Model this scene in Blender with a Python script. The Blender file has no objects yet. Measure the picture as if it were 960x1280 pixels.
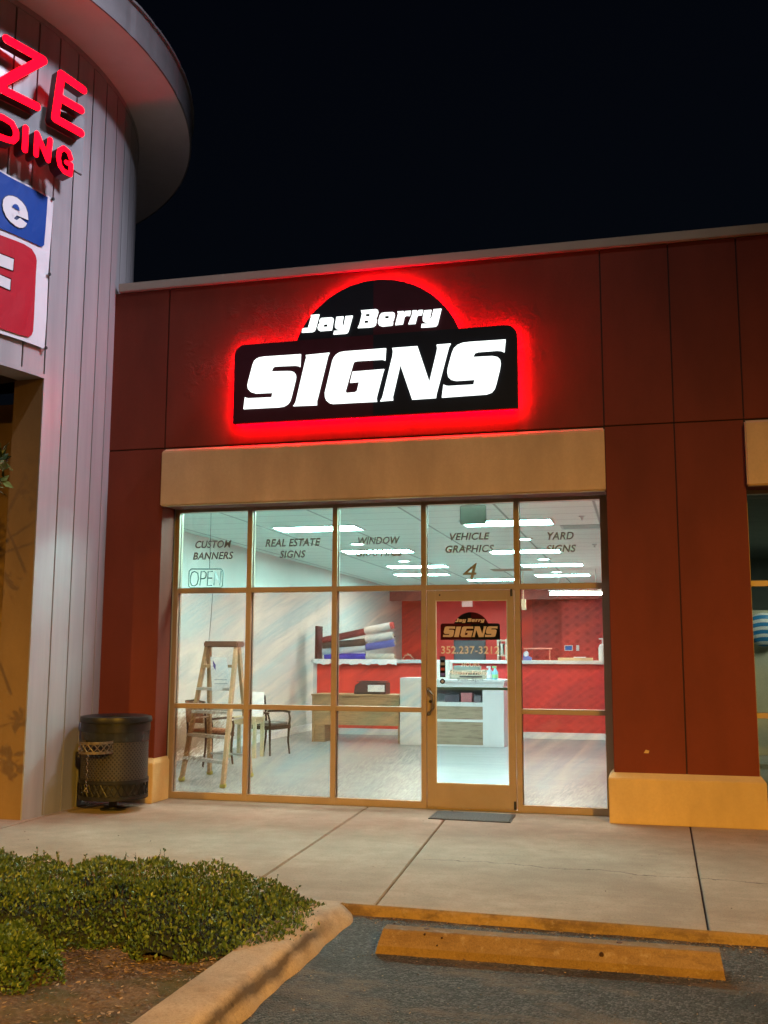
import bpy, bmesh, math, random
import numpy as np
from mathutils import Vector, Matrix
random.seed(7); rng = np.random.default_rng(7)
C = bpy.context.scene.collection
PI = math.pi; R = math.radians

# ---------------------------------------------------------------- camera numbers
CF, YAW, PITCH, ROLL = 1264.339, -0.247, 0.1389, 0.0033
CAM = np.array([5.141, -10.6387, 1.601])
_F = np.array([math.sin(YAW)*math.cos(PITCH), math.cos(YAW)*math.cos(PITCH), math.sin(PITCH)])
_R0 = np.array([math.cos(YAW), -math.sin(YAW), 0]); _U0 = np.cross(_R0, _F)
_R = _R0*math.cos(ROLL)+_U0*math.sin(ROLL); _U = -_R0*math.sin(ROLL)+_U0*math.cos(ROLL)
def at(u, v, x=None, y=None, z=None, pl=None):
    """photo measurement -> point on a known real plane"""
    d = _R*(u-480)/CF+_U*(640-v)/CF+_F
    if pl is not None:
        p0, n = pl; t = np.dot(np.array(p0)-CAM, n)/np.dot(d, n)
    elif x is not None: t = (x-CAM[0])/d[0]
    elif y is not None: t = (y-CAM[1])/d[1]
    else: t = (z-CAM[2])/d[2]
    return Vector((CAM+t*d).tolist())

# ---------------------------------------------------------------- materials
class NT:
    def __init__(s, name):
        s.m = bpy.data.materials.new(name); s.m.use_nodes = True
        s.t = s.m.node_tree; s.n = s.t.nodes; s.l = s.t.links
        s.b = s.n['Principled BSDF']; s.out = s.n['Material Output']
    def new(s, t, **k):
        n = s.n.new(t)
        for a, v in k.items(): setattr(n, a, v)
        return n
    def set(s, sock, v):
        if hasattr(v, 'is_linked') or isinstance(v, bpy.types.NodeSocket): s.l.new(v, sock)
        elif isinstance(v, (tuple, list)) and len(v) == 3 and sock.type == 'RGBA': sock.default_value = (*v, 1)
        else: sock.default_value = v
    def pos(s): return s.new('ShaderNodeNewGeometry').outputs['Position']
    def island(s): return s.new('ShaderNodeNewGeometry').outputs['Random Per Island']
    def mapping(s, v, scale=(1, 1, 1), rot=(0, 0, 0), loc=(0, 0, 0)):
        m = s.new('ShaderNodeMapping'); s.set(m.inputs['Vector'], v)
        m.inputs['Scale'].default_value = scale; m.inputs['Rotation'].default_value = rot; m.inputs['Location'].default_value = loc
        return m.outputs[0]
    def noise(s, v, scale, detail=4, rough=.55, dist=0):
        n = s.new('ShaderNodeTexNoise'); s.set(n.inputs['Vector'], v)
        n.inputs['Scale'].default_value = scale; n.inputs['Detail'].default_value = detail
        n.inputs['Roughness'].default_value = rough; n.inputs['Distortion'].default_value = dist
        return n.outputs['Fac']
    def vor(s, v, scale, feature='F1'):
        n = s.new('ShaderNodeTexVoronoi', feature=feature); s.set(n.inputs['Vector'], v); n.inputs['Scale'].default_value = scale
        return n.outputs['Distance']
    def ramp(s, f, stops, interp='LINEAR'):
        n = s.new('ShaderNodeValToRGB'); s.set(n.inputs['Fac'], f); n.color_ramp.interpolation = interp
        e = n.color_ramp.elements
        while len(e) < len(stops): e.new(.5)
        for el, (p, c) in zip(e, stops):
            el.position = p; el.color = (*c, 1) if isinstance(c, (tuple, list)) else (c, c, c, 1)
        return n.outputs['Color']
    def mix(s, f, a, b, blend='MIX'):
        n = s.new('ShaderNodeMix', data_type='RGBA', blend_type=blend)
        s.set(n.inputs[0], f); s.set(n.inputs[6], a); s.set(n.inputs[7], b); return n.outputs[2]
    def math(s, op, a, b=0., c=None):
        n = s.new('ShaderNodeMath', operation=op); s.set(n.inputs[0], a); s.set(n.inputs[1], b)
        if c is not None: s.set(n.inputs[2], c)
        return n.outputs[0]
    def xyz(s, v):
        n = s.new('ShaderNodeSeparateXYZ'); s.set(n.inputs[0], v); return n.outputs
    def bump(s, h, strength=.3, dist=.01):
        n = s.new('ShaderNodeBump'); s.set(n.inputs['Height'], h); s.set(n.inputs['Strength'], strength); n.inputs['Distance'].default_value = dist
        s.l.new(n.outputs[0], s.b.inputs['Normal'])
    def base(s, c, rough=.6, metal=0, spec=.5):
        s.set(s.b.inputs['Base Color'], c); s.set(s.b.inputs['Roughness'], rough); s.b.inputs['Metallic'].default_value = metal
        s.b.inputs['Specular IOR Level'].default_value = spec
def sc(c, k): return tuple(x*k for x in c)
_mc = {}
def M(name, col, rough=.6, metal=0, var=.12, vs=4., bump=0, bs=60, spec=.4):
    """a plain painted / moulded surface with slight tonal wear and surface grain"""
    if name in _mc: return _mc[name]
    s = NT(name); p = s.pos()
    f = s.noise(p, vs, 5, .6)
    c = s.mix(s.ramp(f, [(.3, 0), (.7, 1)]), sc(col, 1-var), sc(col, 1+var))
    s.base(c, rough, metal, spec)
    if bump: s.bump(s.noise(p, bs, 3), bump, .004)
    _mc[name] = s.m; return s.m
def emit(name, col, strength):
    if name in _mc: return _mc[name]
    s = NT(name); s.b.inputs['Emission Color'].default_value = (*col, 1); s.b.inputs['Emission Strength'].default_value = strength
    s.b.inputs['Base Color'].default_value = (*[min(.4, c*.1) for c in col], 1)
    s.b.inputs['Specular IOR Level'].default_value = .1; s.b.inputs['Roughness'].default_value = .9
    _mc[name] = s.m; return s.m

# stucco -------------------------------------------------
def stucco(name, col, patch=False, k=1.0):
    s = NT(name); p = s.pos()
    big = s.noise(s.mapping(p, (1, 1, .45)), 1.3, 6, .6)
    fine = s.noise(p, 160, 2)
    c = s.mix(s.ramp(big, [(.3, 0), (.72, 1)]), sc(col, .74), sc(col, 1.16))
    c = s.mix(s.ramp(s.noise(p, 45, 4, .7), [(.3, 0), (.7, .3)]), c, sc(col, .7))
    streak = s.ramp(s.noise(s.mapping(p, (2.5, 2.5, .5)), 1.5, 5), [(.3, .93), (.7, 1.04)])
    c = s.mix(1, c, streak, 'MULTIPLY')
    s.base(c, .78, 0, .25)
    h = s.math('MULTIPLY', fine, .35)
    if patch:
        x, y, z = s.xyz(p)
        # rough trowel marks only round where older letters were taken down
        dx = s.math('DIVIDE', s.math('SUBTRACT', x, 2.4), 2.05); dz = s.math('DIVIDE', s.math('SUBTRACT', z, 4.85), .85)
        d = s.math('SQRT', s.math('ADD', s.math('MULTIPLY', dx, dx), s.math('MULTIPLY', dz, dz)))
        d = s.math('ADD', d, s.math('MULTIPLY', s.math('SUBTRACT', s.noise(p, 2.2, 3), .5), .9))
        mask = s.ramp(d, [(.0, 1), (.75, 1), (1.1, 0)])
        rg = s.ramp(s.noise(s.mapping(p, (1, 1, 1), (0, .5, 0)), 5.5, 8, .62, 1.6), [(.42, 0), (.56, 1)])
        rg2 = s.ramp(s.noise(p, 16, 5, .6, .8), [(.45, 0), (.6, .5)])
        rr = s.math('MULTIPLY', s.math('ADD', rg, rg2), mask)
        h = s.math('ADD', h, s.math('MULTIPLY', rr, 1.6))
        s.bump(h, .55, .012)
    else:
        s.bump(h, .35, .006)
    return s.m
RED = (.165, .032, .017)
m_red = stucco('red_stucco', RED); m_redp = stucco('red_stucco_patched', RED, True)
m_cream = stucco('cream_stucco', (.60, .42, .20))
m_band = stucco('header_cream_stucco', (.60, .405, .235))
m_cap = M('cap_metal', (.36, .31, .25), .5, .2, .1, 2)
m_gap = M('joint_dark', (.03, .012, .01), .9)
# clad panels
def cladding():
    s = NT('grey_metal_cladding'); p = s.pos()
    f = s.noise(s.mapping(p, (3, 3, .25)), 2.2, 4)
    r = s.island()
    c = s.mix(s.ramp(f, [(.3, 0), (.7, 1)]), (.27, .265, .275), (.35, .34, .35))
    c = s.mix(s.math('MULTIPLY', r, .35), c, (.25, .245, .26))
    s.base(c, s.ramp(f, [(.3, .30), (.8, .42)]), .12, .5)
    s.bump(s.noise(s.mapping(p, (1, 1, .3)), 3.5, 2), .25, .02); return s.m
m_clad = cladding()
def concrete(name, c1, c2, sand=True, crack=False, stain=None, bumpk=.25):
    s = NT(name); p = s.pos()
    a = s.noise(p, .9, 7, .62); b = s.noise(p, 6, 6, .65); g = s.noise(p, 140, 2)
    c = s.mix(s.ramp(a, [(.36, 0), (.64, 1)]), sc(c1, .85), sc(c2, 1.03))
    c = s.mix(s.ramp(s.noise(s.mapping(p, (.7, 2.2, 1)), 1.7, 7, .7), [(.5, 0), (.68, .45)]), c, sc(c1, .62))
    c = s.mix(s.ramp(b, [(.4, .0), (.72, .6)]), c, sc(c1, .74))
    c = s.mix(s.ramp(g, [(.35, 0), (.75, .34)]), c, sc(c2, 1.3))
    c = s.mix(s.ramp(s.noise(p, 55, 3, .7), [(.5, 0), (.7, .5)]), c, sc(c1, .6))
    if stain:
        st = s.ramp(s.noise(s.mapping(p, (1, 1, 2.4)), 3.3, 7, .7), [(.5, 0), (.66, 1)])
        c = s.mix(s.math('MULTIPLY', st, stain[1]), c, stain[0])
    if 'stop' in name or 'paint' in name:
        c = s.mix(s.ramp(s.noise(p, 13, 7, .75), [(.56, 0), (.66, .55)]), c, (.30, .24, .18)); c = s.mix(s.ramp(s.noise(s.mapping(p, (.6, 1, 3)), 6, 6, .7), [(.55, 0), (.7, .7)]), c, (.10, .06, .035))
    sp0 = s.ramp(s.vor(s.mapping(p, (1, 1, 1), (0, 0, .4)), 5.5), [(.03, .5), (.06, 0)]); c = s.mix(sp0, c, sc(c1, .5))
    # little dark gum spots
    sp = s.ramp(s.vor(p, 2.4), [(.018, .65), (.03, 0)])
    c = s.mix(sp, c, (.05, .04, .035))
    h = s.math('ADD', s.math('MULTIPLY', g, .5), s.math('MULTIPLY', b, .8))
    if crack:
        x, y, z = s.xyz(p)
        w = s.math('MULTIPLY', s.math('SUBTRACT', s.noise(p, 2.6, 6, .6), .5), .35)
        yy = s.math('ADD', s.math('ADD', y, 2.62), s.math('ADD', w, s.math('MULTIPLY', s.math('SUBTRACT', x, 4.4), .09)))
        ln = s.ramp(s.math('ABSOLUTE', yy), [(.003, 1), (.009, 0)])
        ok = s.ramp(s.math('SUBTRACT', x, 3.3), [(.1, 0), (.2, 1)])
        ln = s.math('MULTIPLY', ln, ok)
        c = s.mix(s.math('MULTIPLY', ln, .75), c, (.04, .028, .02)); h = s.math('SUBTRACT', h, ln)
    s.base(c, .85, 0, .25); s.bump(h, bumpk, .006)
    return s.m
m_walk = concrete('sidewalk_concrete', (.28, .215, .165), (.37, .295, .235), crack=True)
m_curb = concrete('kerb_concrete', (.38, .28, .20), (.50, .39, .29), stain=((.15, .10, .07), .5), bumpk=.8)
m_kerbface = concrete('kerb_paint', (.21, .135, .05), (.28, .18, .07), stain=((.09, .055, .03), .8), bumpk=.6)
m_stop = concrete('wheel_stop_paint', (.20, .125, .055), (.27, .17, .08), stain=((.13, .075, .035), .8), bumpk=.7)
def kerbscuff():
    m = bpy.data.materials['kerb_concrete']; s = NT.__new__(NT); s.m = m; s.t = m.node_tree; s.n = s.t.nodes; s.l = s.t.links; s.b = s.n['Principled BSDF']
    p = s.pos(); x, y, z = s.xyz(p)
    lk = s.b.inputs['Base Color'].links[0].from_socket
    n_ = s.noise(s.mapping(p, (1, .5, 1)), 7, 6, .7)
    f = s.math('ADD', s.math('MULTIPLY', s.math('ABSOLUTE', s.math('SUBTRACT', x, 3.288)), 18), s.math('SUBTRACT', .75, n_))
    k = s.ramp(f, [(.35, 1), (.78, 0)])
    yy = s.ramp(s.math('MULTIPLY', s.math('ADD', y, 4.5), -1), [(.0, 0), (.4, 1)])
    s.l.new(s.mix(s.math('MULTIPLY', s.math('MULTIPLY', k, yy), .85), lk, (.05, .033, .022)), s.b.inputs['Base Color'])
kerbscuff()
def asphalt():
    s = NT('asphalt'); p = s.pos()
    v = s.new('ShaderNodeTexVoronoi', feature='F1'); s.l.new(p, v.inputs['Vector']); v.inputs['Scale'].default_value = 88
    r = s.xyz(v.outputs['Color'])[0]
    a = s.noise(p, 1.1, 6, .65)
    c = s.mix(s.ramp(r, [(.0, 0), (.6, .25), (.95, 1)]), (.014, .0135, .015), (.112, .104, .106))
    c = s.mix(s.ramp(s.noise(s.mapping(p, (.8, 1.6, 1), (0, 0, .15), (.3, .2, 0)), 1.5, 8, .75), [(.5, 0), (.6, .8)]), c, (.12, .085, .06))
    c = s.mix(s.ramp(a, [(.52, 0), (.6, .8)]), c, (.012, .012, .013))
    c = s.mix(s.ramp(s.noise(p, 5, 6, .7), [(.55, 0), (.75, .7)]), c, (.018, .017, .018))
    sp = s.ramp(s.vor(p, 9), [(.03, 1), (.05, 0)]); c = s.mix(sp, c, (.3, .25, .19))
    s.base(c, .75, 0, .5)
    h = s.math('ADD', s.math('MULTIPLY', v.outputs['Distance'], -1.2), s.math('MULTIPLY', s.noise(p, 30, 4), .6))
    s.bump(h, .9, .012); return s.m
m_asph = asphalt()
def soil():
    s = NT('mulch_soil'); p = s.pos()
    a = s.noise(p, 4, 7, .7); b = s.noise(p, 45, 4, .7)
    c = s.mix(s.ramp(a, [(.35, 0), (.65, 1)]), (.07, .045, .033), (.19, .13, .095))
    c = s.mix(s.ramp(b, [(.45, 0), (.7, .8)]), c, (.26, .19, .14))
    g = s.ramp(s.noise(p, 2.2, 5, .6), [(.5, 0), (.62, .6)]); c = s.mix(g, c, (.05, .065, .025))
    s.base(c, .95, 0, .2); s.bump(b, 1, .02); return s.m
m_soil = soil()
def leafmat(name, a, b, c3, rough=.42):
    s = NT(name); r = s.island()
    c = s.ramp(r, [(0, a), (.55, b), (.85, c3), (1, sc(c3, 1.5))])
    s.base(c, rough, 0, .4)
    s.b.inputs['Transmission Weight'].default_value = 0
    return s.m
m_leaf = leafmat('hedge_leaves', (.03, .06, .02), (.06, .115, .04), (.11, .155, .045))
m_hedgeshade = M('hedge_shade_core', (.012, .016, .006), .9)
m_litter = leafmat('leaf_litter', (.05, .026, .014), (.14, .085, .045), (.27, .18, .10), .7)
m_bark = M('bark', (.10, .07, .05), .9, 0, .3, 20, .6, 50)
# frames
m_frame = M('bronze_frame', (.37, .28, .20), .38, .35, .07, 6)
m_framedark = M('frame_gasket', (.03, .028, .025), .6)
m_black = M('black_paint', (.016, .016, .018), .42, 0, .2, 9)
m_white = M('white_laminate', (.62, .66, .67), .4, 0, .04)
m_whitewall = M('grey_wall_paint', (.62, .63, .60), .7, 0, .05, 1.2)
m_trimw = M('white_skirting', (.8, .82, .82), .5)
def glassm(name, tint, film=None):
    s = NT(name); s.n.remove(s.b)
    tr = s.new('ShaderNodeBsdfTransparent'); gl = s.new('ShaderNodeBsdfGlossy'); gl.inputs['Roughness'].default_value = .03
    gl.inputs['Color'].default_value = (.9, .95, 1, 1)
    fc = s.new('ShaderNodeLayerWeight'); fc.inputs['Blend'].default_value = .5
    sch = s.math('MULTIPLY_ADD', s.math('POWER', fc.outputs['Facing'], 5), .9, .035)   # same from both sides of the sheet
    mx = s.new('ShaderNodeMixShader'); s.l.new(sch, mx.inputs[0])
    if film is None:
        tr.inputs[0].default_value = (*tint, 1); s.l.new(tr.outputs[0], mx.inputs[1])
    else:
        # perforated one-way film printed with brushed diagonal strokes
        p = s.pos()
        d = s.mapping(p, (.55, 1, 3.6), (0, R(33), 0))
        d = s.mapping(s.mapping(p, (1, 1, 1), (0, R(33), 0)), (.45, 1, 2.6))
        n1 = s.noise(d, 1.15, 3, .5, .4)
        n2 = s.noise(s.mapping(s.mapping(p, (1, 1, 1), (0, R(33), 0)), (1.5, 1, 15)), 2.5, 7, .72)
        n3 = s.noise(s.mapping(s.mapping(p, (1, 1, 1), (0, R(40), 0)), (5, 1, 24)), 3.2, 6, .7, .8)
        col = s.ramp(n1, [(.36, (.70, .82, .82)), (.45, (.79, .82, .80)), (.51, (.86, .86, .80)), (.57, (.77, .80, .78)), (.66, (.69, .79, .79))])
        ed = s.ramp(n2, [(.42, 0), (.60, 1)])
        col = s.mix(s.math('MULTIPLY', ed, .4), col, (.90, .89, .82))
        x, y, z = s.xyz(p)
        # lower part carries a scratchy sand-coloured band
        w = s.math('SUBTRACT', s.math('ADD', .28, s.math('MULTIPLY', s.math('ABSOLUTE', s.math('SUBTRACT', s.math('FRACT', s.math('ADD', s.math('MULTIPLY', x, .36), .02)), .5)), .95)), z)
        w = s.math('ADD', w, s.math('MULTIPLY', s.math('SUBTRACT', n3, .5), .5))
        band = s.ramp(w, [(.0, 0), (.12, 1)])
        sand = s.mix(s.ramp(n3, [(.38, 0), (.6, 1)]), (.66, .65, .62), (.86, .83, .77))
        col = s.mix(s.math('MULTIPLY', band, .8), col, sand)
        # brown smear at the left end
        bx = s.math('DIVIDE', s.math('SUBTRACT', x, .22), .42); bz = s.math('DIVIDE', s.math('SUBTRACT', z, s.math('ADD', .62, s.math('MULTIPLY', x, .3))), .32)
        bd = s.math('SQRT', s.math('ADD', s.math('MULTIPLY', bx, bx), s.math('MULTIPLY', bz, bz)))
        bd = s.math('ADD', bd, s.math('MULTIPLY', s.math('SUBTRACT', n3, .5), 1.6))
        bm = s.ramp(bd, [(.45, .75), (1.0, 0)])
        col = s.mix(bm, col, (.52, .36, .24))
        col = s.mix(1, col, tint, 'MULTIPLY')
        s.l.new(col, tr.inputs[0])
        df = s.new('ShaderNodeBsdfDiffuse'); s.l.new(s.mix(1, col, (.7, .6, .5), 'MULTIPLY'), df.inputs[0])
        m2 = s.new('ShaderNodeMixShader'); m2.inputs[0].default_value = .04
        s.l.new(tr.outputs[0], m2.inputs[1]); s.l.new(df.outputs[0], m2.inputs[2]); s.l.new(m2.outputs[0], mx.inputs[1])
    s.l.new(gl.outputs[0], mx.inputs[2]); s.l.new(mx.outputs[0], s.out.inputs[0]); return s.m
m_glass = glassm('clear_glass', (.66, .93, .90))
m_doorglass = glassm('door_glass_clear', (.70, .85, .84))
m_film = glassm('filmed_glass', (.80, .845, .835), True)
m_gtint = glassm('tinted_glass', (.72, .76, .72))
def ceilmat():
    s = NT('ceiling_tile'); p = s.pos()
    x, y, z = s.xyz(p)
    def line(v, per, off):
        f = s.math('FRACT', s.math('ADD', s.math('DIVIDE', v, per), off)); return s.ramp(s.math('ABSOLUTE', s.math('SUBTRACT', f, .5)), [(.482, 0), (.49, 1)])
    ln = s.math('MAXIMUM', line(x, 1.22, .2), line(y, .61, .3))
    c = s.mix(s.noise(p, 30, 4), (.72, .74, .70), (.8, .81, .77)); c = s.mix(s.math('MULTIPLY', ln, .8), c, (.25, .25, .23))
    s.base(c, .9, 0, .1); return s.m
m_ceil = ceilmat()
def floormat():
    s = NT('vinyl_plank_floor'); p = s.pos()
    b = s.new('ShaderNodeTexBrick'); s.l.new(p, b.inputs['Vector']); b.offset = .37
    b.inputs['Color1'].default_value = (.25, .29, .30, 1); b.inputs['Color2'].default_value = (.33, .37, .37, 1); b.inputs['Mortar'].default_value = (.2, .22, .22, 1)
    b.inputs['Scale'].default_value = 1; b.inputs['Brick Width'].default_value = 1.3; b.inputs['Row Height'].default_value = .18; b.inputs['Mortar Size'].default_value = .004
    g = s.ramp(s.noise(s.mapping(p, (1, 14, 1)), 2.2, 6, .65), [(.3, .78), (.7, 1.1)])
    s.base(s.mix(1, b.outputs['Color'], g, 'MULTIPLY'), .28, 0, .5); return s.m
m_floor = floormat()
def damask(name, col, dark, per=.27, plain=False):
    s = NT(name); p = s.pos(); x, y, z = s.xyz(p)
    h = s.math('ADD', x, y)
    a = s.math('COSINE', s.math('MULTIPLY', h, 2*PI/per/1.0)); b = s.math('COSINE', s.math('MULTIPLY', z, 2*PI/per/.8))
    pr = s.math('ADD', a, b)
    k = s.ramp(s.math('ADD', s.math('MULTIPLY', pr, .25), s.math('MULTIPLY', s.noise(p, 20, 2), .12)), [(.30, 0), (.42, 1)])
    # lattice of curved lines between the medallions
    la = s.ramp(s.math('ABSOLUTE', pr), [(.05, .5), (.35, 0)])
    c = s.mix(k, col, dark); c = s.mix(s.math('MULTIPLY', la, .6), c, sc(col, 1.35))
    s.base(c, .5, 0, .4); return s.m
m_damask = damask('red_damask_wallpaper', (.52, .045, .042), (.40, .03, .028))
m_damask2 = damask('red_damask_counter', (.56, .043, .043), (.49, .034, .034), .2)
m_redwall = M('red_wall_paint', (.74, .06, .045), .5, 0, .06)
m_wood = None
def wood(name, c1, c2, axis=(1, 1, 14)):
    s = NT(name); p = s.pos()
    n = s.noise(s.mapping(p, axis), 2.6, 8, .7, .6)
    c = s.ramp(n, [(.3, c1), (.5, c2), (.72, sc(c2, 1.2))])
    s.base(c, .5, 0, .35); s.bump(n, .15, .004); return s.m
m_wood = wood('grey_oak_laminate', (.13, .10, .07), (.30, .235, .165))
m_wood2 = wood('brown_oak_laminate', (.17, .10, .05), (.37, .24, .13))
m_ladder = M('ladder_fibreglass', (.42, .27, .15), .5)
m_alu = M('aluminium', (.6, .6, .58), .35, .8)
m_paper = M('paper', (.85, .88, .92), .6, 0, .03)

# ---------------------------------------------------------------- geometry helpers
class MB:
    def __init__(s): s.v = []; s.f = []; s.c = []
    def add(s, vs, fs):
        s.c.append((list(vs), list(fs)))
        o = len(s.v); s.v += [tuple(v) for v in vs]; s.f += [tuple(i+o for i in f) for f in fs]; return s
    def box(s, x0, y0, z0, x1, y1, z1):
        return s.add([(x0, y0, z0), (x1, y0, z0), (x1, y1, z0), (x0, y1, z0), (x0, y0, z1), (x1, y0, z1), (x1, y1, z1), (x0, y1, z1)],
            [(0, 3, 2, 1), (4, 5, 6, 7), (0, 1, 5, 4), (1, 2, 6, 5), (2, 3, 7, 6), (3, 0, 4, 7)])
    def prism(s, poly, d):
        """poly: 3D points (planar), extruded by vector d"""
        n = len(poly); d = Vector(d); P_ = [Vector(p) for p in poly]
        vs = P_+[p+d for p in P_]
        fs = [tuple(range(n))[::-1], tuple(range(n, 2*n))]+[(i, (i+1) % n, n+(i+1) % n, n+i) for i in range(n)]
        return s.add(vs, fs)
    def xz(s, pts, y0, y1):      # polygon in x,z extruded in y
        return s.prism([(a, y0, b) for a, b in pts], (0, y1-y0, 0))
    def yz(s, pts, x0, x1): return s.prism([(x0, a, b) for a, b in pts], (x1-x0, 0, 0))
    def xy(s, pts, z0, z1): return s.prism([(a, b, z0) for a, b in pts], (0, 0, z1-z0))
    def tube(s, pts, r, n=8, caps=True):
        P_ = [Vector(p) for p in pts]; rr = r if isinstance(r, (list, tuple)) else [r]*len(P_)
        vs = []; up = None
        for i, p in enumerate(P_):
            t = (P_[min(i+1, len(P_)-1)]-P_[max(i-1, 0)]).normalized()
            if up is None: up = t.cross(Vector((.13, .27, .95))).normalized() if abs(t.z) < .95 else t.cross(Vector((1, 0, 0))).normalized()
            a = (up-t*up.dot(t)).normalized(); b = t.cross(a); up = a
            for k in range(n):
                an = 2*PI*k/n; vs.append(p+(a*math.cos(an)+b*math.sin(an))*rr[i])
        fs = []
        for i in range(len(P_)-1):
            for k in range(n): fs.append((i*n+k, i*n+(k+1) % n, (i+1)*n+(k+1) % n, (i+1)*n+k))
        if caps: fs += [tuple(range(n))[::-1], tuple(range((len(P_)-1)*n, len(P_)*n))]
        return s.add(vs, fs)
    def bar(s, a, b, w, h, up=(0, 0, 1)):
        a = Vector(a); b = Vector(b); t = (b-a).normalized(); u = Vector(up); sd = t.cross(u).normalized(); u = sd.cross(t)
        q = [sd*w/2+u*h/2, -sd*w/2+u*h/2, -sd*w/2-u*h/2, sd*w/2-u*h/2]
        return s.add([a+i for i in q]+[b+i for i in q], [(0, 1, 2, 3), (7, 6, 5, 4), (0, 4, 5, 1), (1, 5, 6, 2), (2, 6, 7, 3), (3, 7, 4, 0)])
    def lathe(s, prof, c, n=48, closed=False):
        vs = []; m = len(prof)
        for k in range(n):
            a = 2*PI*k/n
            for r, z in prof: vs.append((c[0]+r*math.cos(a), c[1]+r*math.sin(a), c[2]+z))
        fs = []
        for k in range(n):
            k2 = (k+1) % n
            for i in range(m-1): fs.append((k*m+i, k2*m+i, k2*m+i+1, k*m+i+1))
            if closed: fs.append((k*m+m-1, k2*m+m-1, k2*m, k*m))
        return s.add(vs, fs)
    def disc(s, c, r, n=24, nrm='z'):
        vs = []
        for k in range(n):
            a = 2*PI*k/n; p = (math.cos(a)*r, math.sin(a)*r)
            vs.append((c[0]+p[0], c[1]+p[1], c[2]) if nrm == 'z' else (c[0]+p[0], c[1], c[2]+p[1]))
        return s.add(vs, [tuple(range(n))])
    def each(s, name, mat, parent, **k):
        return [MB().add(v, f).build(name, mat, parent, **k) for v, f in s.c]  # one object per piece
    def build(s, name, mat, parent=None, bevel=0, smooth=False, origin=None):
        o0 = ORG.get(parent.name, Vector((0, 0, 0))) if parent is not None else (Vector(origin) if origin is not None else Vector((0, 0, 0)))
        me = bpy.data.meshes.new(name)
        me.from_pydata([tuple(Vector(v)-o0) for v in s.v], [], s.f); me.validate()
        bm = bmesh.new(); bm.from_mesh(me); bmesh.ops.recalc_face_normals(bm, faces=bm.faces)
        if bevel:
            es = [e for e in bm.edges if len(e.link_faces) == 2 and e.calc_face_angle(0) > .6]
            bmesh.ops.bevel(bm, geom=es, offset=bevel, segments=2, affect='EDGES', clamp_overlap=True)
        bm.to_mesh(me); bm.free()
        me.materials.append(mat)
        if smooth:
            for p in me.polygons: p.use_smooth = True
            try: me.set_sharp_from_angle(angle=R(40))
            except Exception: pass
        ob = bpy.data.objects.new(name, me); C.objects.link(ob)
        if parent is not None: ob.parent = parent
        else: ob.location = o0
        ORG[ob.name] = o0
        return ob
ORG = {}
def thing(name, label, cat, loc=(0, 0, 0), group=None):
    o = bpy.data.objects.new(name, None); C.objects.link(o); o.location = loc; o.empty_display_size = .2
    o['label'] = label; o['category'] = cat
    if group: o['group'] = group
    ORG[o.name] = Vector(loc); return o
def tag(o, label, cat, group=None):
    o['label'] = label; o['category'] = cat
    if group: o['group'] = group
    return o
def struct(o): o['kind'] = 'structure'; return o
def dup(root, delta, label=None):
    r = root.copy(); C.objects.link(r); r.location = root.location+Vector(delta)
    if label: r['label'] = label
    for ch in list(root.children):
        c = ch.copy(); C.objects.link(c); c.parent = r
        for g in list(ch.children):
            d = g.copy(); C.objects.link(d); d.parent = c
    return r
def textmesh(txt, shear=0., offset=0.):
    cu = bpy.data.curves.new('t', 'FONT'); cu.body = txt; cu.size = 1; cu.shear = shear; cu.offset = offset; cu.resolution_u = 4
    cu.space_character = 1.05
    ob = bpy.data.objects.new('t', cu); C.objects.link(ob)
    bpy.context.view_layer.update()
    me = bpy.data.meshes.new_from_object(ob.evaluated_get(bpy.context.evaluated_depsgraph_get()))
    vs = [tuple(v.co) for v in me.vertices]; fs = [tuple(p.vertices) for p in me.polygons]
    bpy.data.objects.remove(ob); bpy.data.curves.remove(cu); bpy.data.meshes.remove(me)
    return vs, fs
def fit_text(name, txt, box, y, mat, parent, shear=0., offset=0.):
    """box = x0,z0,x1,z1 on the plane y"""
    vs, fs = textmesh(txt, shear, offset); a = np.array(vs)
    mn = a.min(0); mx_ = a.max(0); x0, z0, x1, z1 = box
    mb = MB(); mb.add([(x0+(v[0]-mn[0])/(mx_[0]-mn[0])*(x1-x0), y, z0+(v[1]-mn[1])/(mx_[1]-mn[1])*(z1-z0)) for v in vs], fs)
    me = mb.build(name, mat, parent); return me
def pbox(u0, v0, u1, v1, y):
    um = (u0+u1)/2; vm = (v0+v1)/2
    return (at(u0, vm, y=y).x, at(um, v1, y=y).z, at(u1, vm, y=y).x, at(um, v0, y=y).z)
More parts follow.
